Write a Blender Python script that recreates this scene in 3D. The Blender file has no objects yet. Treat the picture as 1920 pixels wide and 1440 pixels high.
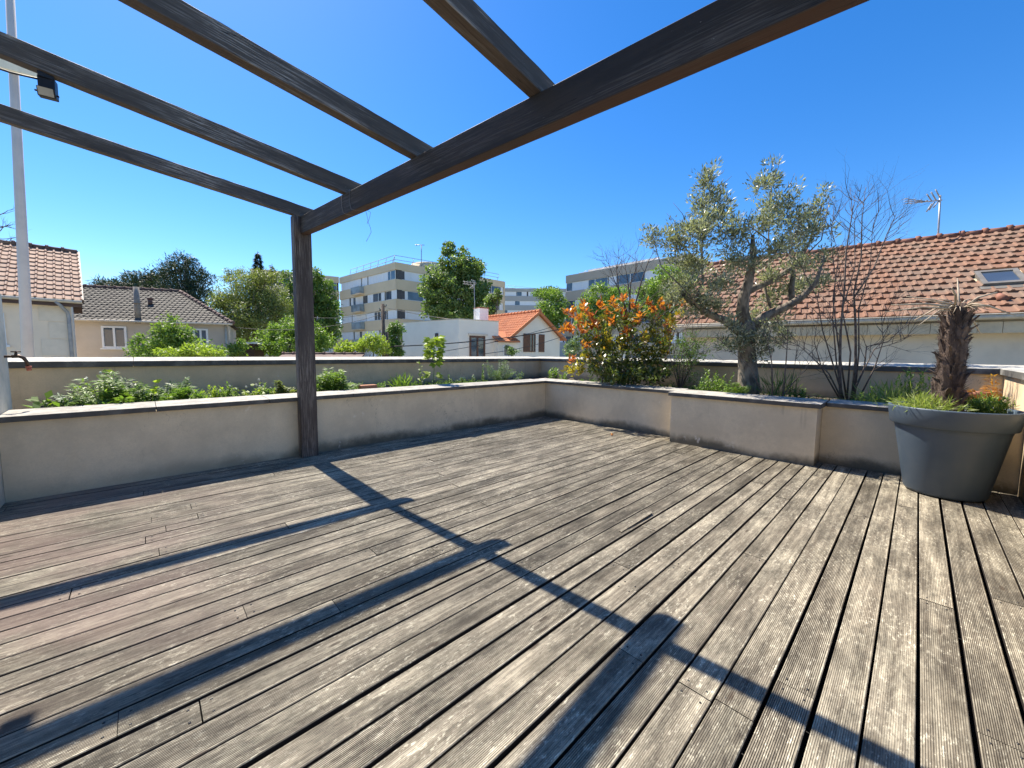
import bpy, math, random
import numpy as np
from mathutils import Vector, Matrix
random.seed(7); R = np.random.default_rng(7)
rad = math.radians
scene = bpy.context.scene
col = scene.collection

# ------------------------------------------------------------------ camera geometry
F = 724.4; YAW, PIT, ROLL = rad(46.36), rad(4.69), rad(0.49); H = 1.25
FW0 = Vector((math.cos(YAW), math.sin(YAW), 0)); RT0 = Vector((math.sin(YAW), -math.cos(YAW), 0)); UZ = Vector((0, 0, 1))
FW = FW0 * math.cos(PIT) - UZ * math.sin(PIT); UP0 = RT0.cross(FW)
RT = RT0 * math.cos(ROLL) + UP0 * math.sin(ROLL); UP = -RT0 * math.sin(ROLL) + UP0 * math.cos(ROLL)
CAM = Vector((0, 0, H))
def ray(x, y): return FW * F + RT * (x - 960) - UP * (y - 720)
def gd(x, y, d):                       # world point seen at x, y of the photo, d metres ahead
    r = ray(x, y); return CAM + r * (d / r.dot(FW0))
def fr(f, r, z=0.0):                   # f metres ahead, r metres to the right
    p = FW0 * f + RT0 * r; return Vector((p.x, p.y, z))
GZ = -3.2                              # street level (the terrace is one storey up)

# ------------------------------------------------------------------ materials
def newmat(name):
    m = bpy.data.materials.new(name); m.use_nodes = True
    nt = m.node_tree; nt.nodes.clear()
    out = nt.nodes.new('ShaderNodeOutputMaterial'); b = nt.nodes.new('ShaderNodeBsdfPrincipled')
    nt.links.new(b.outputs[0], out.inputs[0])
    return m, nt, b, out
def N(nt, t, **kw):
    n = nt.nodes.new(t)
    for k, v in kw.items(): setattr(n, k, v)
    return n
def noise(nt, vec, scale, detail=4, rough=0.55, stretch=None):
    if stretch:
        mp = N(nt, 'ShaderNodeVectorMath', operation='MULTIPLY'); mp.inputs[1].default_value = stretch
        nt.links.new(vec, mp.inputs[0]); vec = mp.outputs[0]
    n = N(nt, 'ShaderNodeTexNoise'); n.inputs['Scale'].default_value = scale
    n.inputs['Detail'].default_value = detail; n.inputs['Roughness'].default_value = rough
    nt.links.new(vec, n.inputs['Vector']); return n.outputs['Fac']
def ramp(nt, fac, a, b, ca=0.0, cb=1.0):
    n = N(nt, 'ShaderNodeMapRange'); n.interpolation_type = 'SMOOTHSTEP'
    for i, v in enumerate((a, b, ca, cb)): n.inputs[1 + i].default_value = v
    nt.links.new(fac, n.inputs[0]); return n.outputs[0]
def mix(nt, fac, a, b, mode='MIX'):
    n = N(nt, 'ShaderNodeMix', data_type='RGBA', blend_type=mode)
    for s, v in ((0, fac), (6, a), (7, b)):
        if isinstance(v, (int, float)): n.inputs[s].default_value = v
        elif isinstance(v, tuple): n.inputs[s].default_value = (*v, 1)
        else: nt.links.new(v, n.inputs[s])
    return n.outputs[2]
def math_(nt, op, a, b):
    n = N(nt, 'ShaderNodeMath', operation=op)
    for i, v in enumerate((a, b)):
        if isinstance(v, (int, float)): n.inputs[i].default_value = v
        else: nt.links.new(v, n.inputs[i])
    return n.outputs[0]
def bump(nt, b, h, strength, dist=0.01):
    n = N(nt, 'ShaderNodeBump'); n.inputs['Strength'].default_value = strength; n.inputs['Distance'].default_value = dist
    nt.links.new(h, n.inputs['Height']); nt.links.new(n.outputs[0], b.inputs['Normal'])
def pos(nt): return N(nt, 'ShaderNodeNewGeometry').outputs['Position']
def plain(name, c, rough=0.6, var=0.25, scale=6.0, c2=None, metal=0.0, bmp=0.0, bscale=60, stretch=None, spec=0.4, island=0.0):
    m, nt, b, _ = newmat(name); p = pos(nt)
    n = noise(nt, p, scale, 6, 0.6, stretch)
    dark = tuple(x * (1 - var) for x in c) if c2 is None else c2
    colr = mix(nt, ramp(nt, n, 0.35, 0.68), c, dark)
    if island:
        g = N(nt, 'ShaderNodeNewGeometry')
        colr = mix(nt, 1.0, colr, ramp_rgb(nt, g.outputs['Random Per Island'], 1 - island, 1 + island), 'MULTIPLY')
    nt.links.new(colr, b.inputs['Base Color'])
    b.inputs['Roughness'].default_value = rough; b.inputs['Metallic'].default_value = metal
    b.inputs['Specular IOR Level'].default_value = spec
    if bmp: bump(nt, b, noise(nt, p, bscale, 5, 0.65, stretch), bmp)
    return m
def ramp_rgb(nt, fac, a, b):
    v = N(nt, 'ShaderNodeMapRange'); v.inputs[3].default_value = a; v.inputs[4].default_value = b
    nt.links.new(fac, v.inputs[0])
    c = N(nt, 'ShaderNodeCombineColor')
    for i in range(3): nt.links.new(v.outputs[0], c.inputs[i])
    return c.outputs[0]
def leafmat(name, cols, trans=0.35, rough=0.5, back=None, spec=0.35):
    m, nt, b, out = newmat(name)
    g = N(nt, 'ShaderNodeNewGeometry')
    cr = N(nt, 'ShaderNodeValToRGB'); e = cr.color_ramp.elements
    while len(e) < len(cols): e.new(0.5)
    for i, c in enumerate(cols): e[i].position = i / max(1, len(cols) - 1); e[i].color = (*c, 1)
    nt.links.new(g.outputs['Random Per Island'], cr.inputs[0])
    c = cr.outputs[0]
    if back: c = mix(nt, g.outputs['Backfacing'], c, back)
    nt.links.new(c, b.inputs['Base Color']); b.inputs['Roughness'].default_value = rough
    b.inputs['Specular IOR Level'].default_value = spec
    t = N(nt, 'ShaderNodeBsdfTranslucent')
    tc = mix(nt, 1.0, c, (1.25, 1.35, 0.55), 'MULTIPLY'); nt.links.new(tc, t.inputs[0])
    ms = N(nt, 'ShaderNodeMixShader'); ms.inputs[0].default_value = trans
    nt.links.new(b.outputs[0], ms.inputs[1]); nt.links.new(t.outputs[0], ms.inputs[2]); nt.links.new(ms.outputs[0], out.inputs[0])
    return m

def deck_material():
    m, nt, b, _ = newmat('weathered_decking'); p = pos(nt)
    g = N(nt, 'ShaderNodeNewGeometry'); rnd = g.outputs['Random Per Island']
    off = N(nt, 'ShaderNodeCombineXYZ'); nt.links.new(math_(nt, 'MULTIPLY', rnd, 37.0), off.inputs[0])
    add = N(nt, 'ShaderNodeVectorMath', operation='ADD'); nt.links.new(p, add.inputs[0]); nt.links.new(off.outputs[0], add.inputs[1]); v = add.outputs[0]
    grain = noise(nt, v, 1.0, 8, 0.72, (5.0, 150.0, 1.0))
    streak = noise(nt, v, 1.0, 6, 0.65, (1.2, 34.0, 1.0))
    patch = noise(nt, v, 2.0, 8, 0.70, (0.8, 2.2, 1.0))
    fine = noise(nt, p, 75.0, 9, 0.85, (0.16, 1.0, 1.0))
    base = mix(nt, ramp(nt, streak, 0.30, 0.72), (0.130, 0.108, 0.078), (0.350, 0.308, 0.228))
    base = mix(nt, ramp(nt, grain, 0.45, 0.60, 0.0, 0.45), base, (0.070, 0.058, 0.044))
    base = mix(nt, 1.0, base, ramp_rgb(nt, rnd, 0.80, 1.16), 'MULTIPLY')
    # pale lichen, bleached fibre and small flecks
    lic = math_(nt, 'MULTIPLY', ramp(nt, patch, 0.44, 0.66), ramp(nt, fine, 0.44, 0.62))
    base = mix(nt, math_(nt, 'MULTIPLY', lic, 0.62), base, (0.50, 0.455, 0.335))
    fl = ramp(nt, noise(nt, p, 62.0, 6, 0.78, (0.38, 1.0, 1.0)), 0.53, 0.62)
    fm = ramp(nt, noise(nt, p, 2.3, 7, 0.72), 0.42, 0.58, 0.10, 1.0)
    base = mix(nt, math_(nt, 'MULTIPLY', math_(nt, 'MULTIPLY', fl, fm), 0.8), base, (0.60, 0.55, 0.42))
    spots = ramp(nt, noise(nt, p, 9.0, 6, 0.75, (0.5, 1.6, 1.0)), 0.64, 0.72)
    base = mix(nt, math_(nt, 'MULTIPLY', spots, 0.6), base, (0.58, 0.54, 0.43))
    dk = ramp(nt, noise(nt, p, 85.0, 4, 0.7, (0.35, 1.0, 1.0)), 0.55, 0.66)
    base = mix(nt, math_(nt, 'MULTIPLY', dk, 0.55), base, (0.075, 0.060, 0.042))
    mot = ramp(nt, noise(nt, v, 1.0, 9, 0.74, (2.2, 7.0, 1.0)), 0.33, 0.67)
    mv = N(nt, 'ShaderNodeMapRange'); mv.inputs[3].default_value = 0.52; mv.inputs[4].default_value = 1.62; nt.links.new(mot, mv.inputs[0])
    mc = N(nt, 'ShaderNodeCombineColor')
    for i in range(3): nt.links.new(mv.outputs[0], mc.inputs[i])
    base = mix(nt, 1.0, base, mc.outputs[0], 'MULTIPLY')
    ga = N(nt, 'ShaderNodeAttribute'); ga.attribute_name = 'groove'
    base = mix(nt, math_(nt, 'MULTIPLY', ga.outputs['Fac'], 0.62), base, (0.045, 0.036, 0.026))   # groove floors coloured darker
    dirt = ramp(nt, noise(nt, p, 1.7, 6, 0.6), 0.52, 0.75)
    base = mix(nt, math_(nt, 'MULTIPLY', dirt, 0.6), base, (0.105, 0.088, 0.060))
    # oiled reddish boards that kept some colour towards the house
    sx = N(nt, 'ShaderNodeSeparateXYZ'); nt.links.new(p, sx.inputs[0])
    red = math_(nt, 'MULTIPLY', ramp(nt, sx.outputs[0], 1.1, -0.6), ramp(nt, noise(nt, p, 1.4, 4), 0.35, 0.6))
    red = math_(nt, 'MULTIPLY', red, ramp(nt, sx.outputs[1], 1.6, 2.4))
    base = mix(nt, math_(nt, 'MULTIPLY', red, 0.6), base, (0.27, 0.19, 0.155))
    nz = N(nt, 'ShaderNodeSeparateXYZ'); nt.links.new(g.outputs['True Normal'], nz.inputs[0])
    base = mix(nt, ramp(nt, nz.outputs[2], 0.35, 0.12), base, (0.030, 0.024, 0.020))   # board edges painted dark to deepen the shade in the gaps
    vo = N(nt, 'ShaderNodeTexVoronoi'); vo.inputs['Scale'].default_value = 1.0
    kv = N(nt, 'ShaderNodeVectorMath', operation='MULTIPLY'); kv.inputs[1].default_value = (2.3, 8.0, 1.0); nt.links.new(v, kv.inputs[0]); nt.links.new(kv.outputs[0], vo.inputs['Vector'])
    base = mix(nt, ramp(nt, vo.outputs['Distance'], 0.10, 0.045, 0, 0.75), base, (0.065, 0.045, 0.030))
    nt.links.new(base, b.inputs['Base Color']); b.inputs['Roughness'].default_value = 0.72
    b.inputs['Specular IOR Level'].default_value = 0.28
    bump(nt, b, fine, 0.35, 0.002)
    return m
def beam_material(name, c1, c2, c3, under=None):
    m, nt, b, _ = newmat(name); tc = N(nt, 'ShaderNodeTexCoord'); p = tc.outputs['Generated'] if False else pos(nt)
    # the grain follows each timber through its own object axes
    o = tc.outputs['Object']
    grain = noise(nt, o, 1.0, 7, 0.7, (3.5, 130.0, 130.0)); big = noise(nt, o, 1.0, 5, 0.6, (1.2, 9.0, 9.0))
    base = mix(nt, ramp(nt, big, 0.35, 0.65), c1, c2)
    flake = math_(nt, 'MULTIPLY', ramp(nt, grain, 0.47, 0.60), ramp(nt, noise(nt, o, 1.0, 5, 0.6, (1.3, 6.0, 6.0)), 0.40, 0.64))
    base = mix(nt, flake, base, c3)
    base = mix(nt, ramp(nt, noise(nt, o, 1.0, 4, 0.7, (22.0, 75.0, 75.0)), 0.70, 0.74, 0, 0.8), base, (0.42, 0.40, 0.36))
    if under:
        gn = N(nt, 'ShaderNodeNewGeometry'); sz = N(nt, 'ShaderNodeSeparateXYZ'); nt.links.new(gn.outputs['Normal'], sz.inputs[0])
        base = mix(nt, math_(nt, 'MULTIPLY', ramp(nt, sz.outputs[2], -0.5, -0.9), ramp(nt, big, 0.30, 0.65, 0.35, 1.0)), base, under)     # reddish bounce light painted into the undersides
    crack = ramp(nt, noise(nt, o, 1.0, 3, 0.5, (0.9, 26.0, 26.0)), 0.490, 0.498); crack2 = ramp(nt, noise(nt, o, 1.0, 3, 0.5, (0.9, 26.0, 26.0)), 0.510, 0.502)
    base = mix(nt, math_(nt, 'MULTIPLY', math_(nt, 'MULTIPLY', crack, crack2), ramp(nt, big, 0.45, 0.6, 0, .8)), base, (0.018, 0.014, 0.012))
    nt.links.new(base, b.inputs['Base Color']); b.inputs['Roughness'].default_value = 0.7
    b.inputs['Specular IOR Level'].default_value = 0.3
    bump(nt, b, grain, 0.6, 0.004)
    return m
def wall_material(name, c, stain=0.8, zb=0.0, green=0.0):
    m, nt, b, _ = newmat(name); p = pos(nt)
    base = mix(nt, ramp(nt, noise(nt, p, 1.6, 8, 0.7), 0.34, 0.66), c, tuple(x * 0.80 for x in c))
    base = mix(nt, ramp(nt, noise(nt, p, 5.5, 7, 0.75), 0.52, 0.68, 0, 0.22), base, tuple(x * 0.55 for x in c))
    base = mix(nt, ramp(nt, noise(nt, p, 70, 3, 0.7), 0.35, 0.7, 0, 0.35), base, tuple(x * 0.75 for x in c))
    sx = N(nt, 'ShaderNodeSeparateXYZ'); nt.links.new(p, sx.inputs[0])
    damp = math_(nt, 'ADD', ramp(nt, sx.outputs[2], zb + 0.30, zb - 0.02), math_(nt, 'MULTIPLY', noise(nt, p, 1.3, 6, 0.68), 1.5))
    dm = math_(nt, 'MULTIPLY', ramp(nt, damp, 1.18, 1.75), ramp(nt, sx.outputs[0], -0.6, 2.2, 0.22, 1.0))                      # algae climbing from the foot of the wall in patches
    base = mix(nt, math_(nt, 'MULTIPLY', dm, stain), base, (0.075, 0.070, 0.052))
    drip = noise(nt, p, 1.0, 5, 0.65, (11.0, 11.0, 0.45))
    dr = math_(nt, 'MULTIPLY', ramp(nt, drip, 0.60, 0.74), ramp(nt, noise(nt, p, 2.2, 3), 0.45, 0.6))
    base = mix(nt, math_(nt, 'MULTIPLY', dr, 0.42), base, tuple(x * 0.45 for x in c))
    salt = math_(nt, 'MULTIPLY', ramp(nt, noise(nt, p, 6.0, 7, 0.7), 0.60, 0.70), ramp(nt, noise(nt, p, 1.1, 2), 0.50, 0.62))
    base = mix(nt, math_(nt, 'MULTIPLY', salt, 0.6), base, (0.84, 0.78, 0.68))
    ck = noise(nt, p, 1.0, 6, 0.62, (1.6, 1.6, 0.9)); ckm = math_(nt, 'MULTIPLY', ramp(nt, ck, 0.4965, 0.4995), ramp(nt, ck, 0.5035, 0.5005))
    base = mix(nt, math_(nt, 'MULTIPLY', math_(nt, 'MULTIPLY', ckm, ramp(nt, noise(nt, p, 0.9, 3), 0.50, 0.60)), 0.55), base, tuple(x * 0.3 for x in c))   # hairline cracks
    if green: base = mix(nt, ramp(nt, noise(nt, p, 5, 5), 0.4, 0.7, 0, green), base, (0.22, 0.27, 0.22))
    nt.links.new(base, b.inputs['Base Color']); b.inputs['Roughness'].default_value = 0.9
    b.inputs['Specular IOR Level'].default_value = 0.2
    bump(nt, b, noise(nt, p, 180, 4, 0.7), 0.25, 0.004)
    return m
def coping_material(name, c):
    m, nt, b, _ = newmat(name); p = pos(nt); g = N(nt, 'ShaderNodeNewGeometry')
    base = mix(nt, ramp(nt, noise(nt, p, 9, 6, 0.65), 0.35, 0.68), c, tuple(x * 0.62 for x in c))
    base = mix(nt, ramp(nt, noise(nt, p, 45, 5, 0.7), 0.55, 0.68, 0, 0.7), base, (0.16, 0.15, 0.12))
    base = mix(nt, 1.0, base, ramp_rgb(nt, g.outputs['Random Per Island'], 0.86, 1.10), 'MULTIPLY')
    # painted-in shade plus dirt on the drip edge: the vertical faces of the slabs are blackened
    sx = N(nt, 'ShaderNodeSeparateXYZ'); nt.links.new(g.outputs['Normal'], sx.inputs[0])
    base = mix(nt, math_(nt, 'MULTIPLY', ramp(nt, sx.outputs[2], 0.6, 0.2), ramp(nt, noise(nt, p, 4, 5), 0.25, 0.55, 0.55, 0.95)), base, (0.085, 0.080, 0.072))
    nt.links.new(base, b.inputs['Base Color']); b.inputs['Roughness'].default_value = 0.85
    b.inputs['Specular IOR Level'].default_value = 0.25
    bump(nt, b, noise(nt, p, 60, 6, 0.7), 0.35, 0.004)
    return m
def tile_material(name, cols, dirt):
    m, nt, b, _ = newmat(name); p = pos(nt); g = N(nt, 'ShaderNodeNewGeometry')
    cr = N(nt, 'ShaderNodeValToRGB'); e = cr.color_ramp.elements
    while len(e) < len(cols): e.new(0.5)
    for i, c in enumerate(cols): e[i].position = i / (len(cols) - 1); e[i].color = (*c, 1)
    nt.links.new(g.outputs['Random Per Island'], cr.inputs[0])
    base = mix(nt, ramp(nt, noise(nt, p, 1.2, 6, 0.6), 0.42, 0.7, 0, 0.75), cr.outputs[0], dirt)
    base = mix(nt, ramp(nt, noise(nt, p, 22, 5, 0.7), 0.55, 0.72, 0, 0.6), base, tuple(x * 0.6 for x in dirt))
    nt.links.new(base, b.inputs['Base Color']); b.inputs['Roughness'].default_value = 0.8
    b.inputs['Specular IOR Level'].default_value = 0.3
    return m
def glass_material(name, c, rough=0.05):
    m, nt, b, _ = newmat(name); p = pos(nt)
    base = mix(nt, ramp(nt, noise(nt, p, 0.6, 2), 0.35, 0.65), c, tuple(x * 0.5 for x in c))
    nt.links.new(base, b.inputs['Base Color']); b.inputs['Roughness'].default_value = rough
    b.inputs['Specular IOR Level'].default_value = 0.8; b.inputs['IOR'].default_value = 1.5
    return m

MT = {}
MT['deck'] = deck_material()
MT['post'] = beam_material('weathered_post_timber', (0.060, 0.047, 0.042), (0.095, 0.078, 0.068), (0.30, 0.26, 0.225))
MT['beam'] = beam_material('dark_beam_timber', (0.050, 0.041, 0.033), (0.075, 0.058, 0.046), (0.14, 0.12, 0.10), (0.085, 0.046, 0.034))
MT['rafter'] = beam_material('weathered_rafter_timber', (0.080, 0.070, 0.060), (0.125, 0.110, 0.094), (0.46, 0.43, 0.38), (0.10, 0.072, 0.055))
MT['wall'] = wall_material('beige_render', (0.79, 0.665, 0.475), 0.85)
MT['parapet'] = wall_material('beige_parapet_render', (0.80, 0.61, 0.385), 0.55, zb=0.62)
MT['pebble'] = wall_material('pale_pebbledash', (0.82, 0.76, 0.62), 0.3, green=0.35)
MT['coping'] = coping_material('grey_concrete_coping', (0.43, 0.40, 0.345))
MT['coping2'] = coping_material('pale_concrete_coping', (0.52, 0.49, 0.42))
MT['soil'] = plain('dark_planting_soil', (0.060, 0.045, 0.032), 0.95, c2=(0.11, 0.09, 0.065), scale=14, bmp=0.8, bscale=40)
MT['under'] = plain('dark_roof_felt', (0.03, 0.028, 0.026), 0.9)
MT['pot'] = plain('anthracite_plastic', (0.060, 0.084, 0.112), 0.42, var=0.18, scale=3, c2=(0.078, 0.100, 0.124), bmp=0.04, bscale=200)
MT['black'] = plain('black_painted_metal', (0.018, 0.018, 0.020), 0.45)
MT['lampglass'] = plain('frosted_lamp_glass', (0.55, 0.52, 0.42), 0.25)
MT['galv'] = plain('galvanised_steel', (0.42, 0.43, 0.43), 0.45, metal=0.6)
MT['alu'] = plain('aluminium_mast', (0.34, 0.35, 0.37), 0.5, metal=0.3)
MT['polepaint'] = plain('grey_painted_pole', (0.66, 0.59, 0.52), 0.55, var=0.12, scale=2)
MT['cream'] = plain('cream_awning_board', (0.80, 0.74, 0.58), 0.6, var=0.1)
MT['brass'] = plain('dull_brass', (0.14, 0.09, 0.06), 0.45, metal=0.6)
MT['orangecap'] = plain('orange_tap_connector', (0.55, 0.16, 0.09), 0.45)
MT['zinc'] = plain('zinc_gutter', (0.62, 0.54, 0.42), 0.55, var=0.2)
MT['housewall'] = plain('grey_house_render', (0.76, 0.66, 0.52), 0.9, var=0.12, scale=2.5, bmp=0.2, bscale=90)
MT['soffit'] = plain('beige_eaves_boards', (0.72, 0.58, 0.39), 0.8, var=0.2, scale=5)
MT['l1wall'] = plain('cream_house_render', (0.82, 0.69, 0.53), 0.9, var=0.06, scale=1.0)
MT['l2wall'] = plain('tan_house_render', (0.56, 0.48, 0.385), 0.9, var=0.12, scale=1.0)
MT['white'] = plain('white_paint', (0.80, 0.80, 0.78), 0.5, var=0.06)
MT['whitehouse'] = plain('offwhite_house_render', (0.86, 0.80, 0.68), 0.9, var=0.06, scale=0.9)
MT['shutterwood'] = plain('brown_shutter_wood', (0.16, 0.075, 0.045), 0.6, var=0.3, scale=10)
MT['darktrim'] = plain('brown_fascia_paint', (0.085, 0.05, 0.04), 0.6)
MT['tiles_red'] = tile_material('weathered_red_tiles', [(0.215, 0.108, 0.064), (0.245, 0.128, 0.077), (0.23, 0.134, 0.087), (0.20, 0.098, 0.057)], (0.175, 0.13, 0.093))
MT['tiles_brown'] = tile_material('brown_roof_tiles', [(0.34, 0.21, 0.145), (0.39, 0.245, 0.17), (0.31, 0.19, 0.135)], (0.27, 0.175, 0.125))  # the roof's own browns, varied tile by tile
MT['tiles_grey'] = tile_material('grey_brown_tiles', [(0.078, 0.066, 0.054), (0.094, 0.082, 0.064), (0.066, 0.056, 0.046)], (0.10, 0.09, 0.069))
MT['tiles_orange'] = tile_material('bright_orange_tiles', [(0.53, 0.185, 0.075), (0.58, 0.22, 0.095), (0.50, 0.17, 0.07)], (0.45, 0.17, 0.085))
MT['ridge'] = plain('red_ridge_tiles', (0.27, 0.115, 0.07), 0.8, var=0.35, scale=4, island=0.25)
MT['ridgedark'] = plain('dark_ridge_tiles', (0.15, 0.09, 0.07), 0.8, var=0.3, scale=4, island=0.2)
MT['aptbeige'] = plain('beige_concrete_panels', (0.74, 0.58, 0.38), 0.85, var=0.08, scale=0.35)
MT['aptgrey'] = plain('taupe_concrete_panels', (0.48, 0.40, 0.31), 0.85, var=0.08, scale=0.35)
MT['aptfar'] = plain('bluegrey_concrete_panels', (0.44, 0.42, 0.39), 0.85, var=0.08, scale=0.3)
MT['aptdark'] = plain('dark_window_reveal', (0.10, 0.095, 0.095), 0.7)
MT['blind'] = plain('white_roller_blind', (0.82, 0.82, 0.82), 0.6, var=0.05, scale=0.5)
MT['glass'] = glass_material('window_glass', (0.10, 0.13, 0.17))
MT['glassblue'] = glass_material('pale_balcony_glass', (0.30, 0.38, 0.42), 0.15)
MT['brownpanel'] = plain('brown_facade_panel', (0.15, 0.095, 0.075), 0.7)
MT['railing'] = plain('pale_green_railing_paint', (0.42, 0.50, 0.48), 0.5)
MT['bark'] = plain('grey_bark', (0.17, 0.145, 0.12), 0.9, c2=(0.085, 0.07, 0.058), scale=14, bmp=0.7, bscale=35, stretch=(1, 1, 0.35))
MT['olivebark'] = plain('olive_bark', (0.27, 0.225, 0.17), 0.9, c2=(0.085, 0.07, 0.054), scale=16, bmp=0.9, bscale=28, stretch=(1, 1, 0.4))
MT['twig'] = plain('bare_twig_bark', (0.15, 0.12, 0.10), 0.85, c2=(0.07, 0.05, 0.042), scale=20)
MT['palmfibre'] = plain('palm_trunk_fibre', (0.15, 0.105, 0.078), 0.95, c2=(0.055, 0.038, 0.030), scale=16, bmp=0.9, bscale=45, stretch=(1, 1, 0.3), island=0.25)
MT['drystalk'] = plain('dry_palm_stalk', (0.48, 0.40, 0.29), 0.8, c2=(0.26, 0.20, 0.14), scale=12, island=0.25)
MT['ground'] = plain('street_ground', (0.30, 0.28, 0.24), 0.95, c2=(0.16, 0.18, 0.10), scale=0.08)
MT['hill'] = plain('wooded_hillside', (0.050, 0.085, 0.030), 0.95, c2=(0.085, 0.125, 0.045), scale=0.16)
MT['terracotta'] = plain('terracotta', (0.50, 0.22, 0.12), 0.8, var=0.2)
MT['cable'] = plain('black_cable_sheath', (0.025, 0.025, 0.028), 0.6)
MT['wire'] = plain('galvanised_wire', (0.34, 0.30, 0.25), 0.5)
MT['wood_pole'] = plain('creosoted_pole', (0.13, 0.095, 0.07), 0.9, var=0.4, scale=5)
MT['leaf_olive'] = leafmat('olive_leaves', [(0.095, 0.110, 0.055), (0.155, 0.170, 0.092), (0.22, 0.23, 0.15), (0.125, 0.14, 0.075)], 0.28, 0.40, back=(0.36, 0.37, 0.29), spec=0.5)
MT['leaf_phot_red'] = leafmat('red_young_leaves', [(0.44, 0.10, 0.032), (0.54, 0.17, 0.038), (0.50, 0.24, 0.05), (0.42, 0.12, 0.04)], 0.45, 0.35)
MT['leaf_phot_mid'] = leafmat('bronze_leaves', [(0.28, 0.24, 0.035), (0.40, 0.33, 0.05), (0.20, 0.20, 0.03), (0.42, 0.22, 0.035)], 0.42, 0.32)
MT['leaf_phot_green'] = leafmat('glossy_green_leaves', [(0.055, 0.08, 0.02), (0.10, 0.13, 0.03), (0.16, 0.19, 0.04), (0.075, 0.095, 0.024)], 0.35, 0.3, spec=0.6)
MT['leaf_bright'] = leafmat('bright_green_leaves', [(0.12, 0.205, 0.04), (0.17, 0.27, 0.052), (0.225, 0.32, 0.07), (0.14, 0.215, 0.045)], 0.42)
MT['leaf_lime'] = leafmat('lime_green_leaves', [(0.26, 0.34, 0.05), (0.33, 0.41, 0.07), (0.22, 0.30, 0.05)], 0.45)
MT['leaf_mid'] = leafmat('mid_green_leaves', [(0.08, 0.155, 0.036), (0.12, 0.21, 0.05), (0.17, 0.255, 0.066), (0.085, 0.14, 0.036)], 0.42)
MT['leaf_linden'] = leafmat('linden_leaves', [(0.095, 0.155, 0.045), (0.14, 0.215, 0.065), (0.20, 0.27, 0.10), (0.11, 0.16, 0.05)], 0.42)
MT['leaf_dark'] = leafmat('dark_conifer_needles', [(0.022, 0.042, 0.022), (0.034, 0.060, 0.028), (0.050, 0.078, 0.035)], 0.15, 0.6)
MT['leaf_willow'] = leafmat('yellow_green_leaves', [(0.185, 0.215, 0.07), (0.225, 0.255, 0.085), (0.16, 0.19, 0.062), (0.20, 0.24, 0.075)], 0.4)
MT['leaf_pale'] = leafmat('pale_grass_blades', [(0.26, 0.33, 0.09), (0.36, 0.42, 0.14), (0.19, 0.27, 0.06), (0.42, 0.42, 0.20)], 0.4)
MT['leaf_bluegreen'] = leafmat('grey_green_leaves', [(0.10, 0.16, 0.075), (0.14, 0.21, 0.10), (0.18, 0.25, 0.13)], 0.35)
MT['leaf_dry'] = leafmat('dry_orange_leaves', [(0.50, 0.22, 0.05), (0.58, 0.30, 0.08), (0.42, 0.20, 0.06)], 0.4)
MT['petal'] = plain('small_pale_flowers', (0.70, 0.68, 0.52), 0.7)
MT['flue'] = plain('weathered_flue_pipe', (0.30, 0.26, 0.21), 0.7)
MT['winframe'] = plain('grey_brown_flashing', (0.20, 0.18, 0.15), 0.5)

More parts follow.
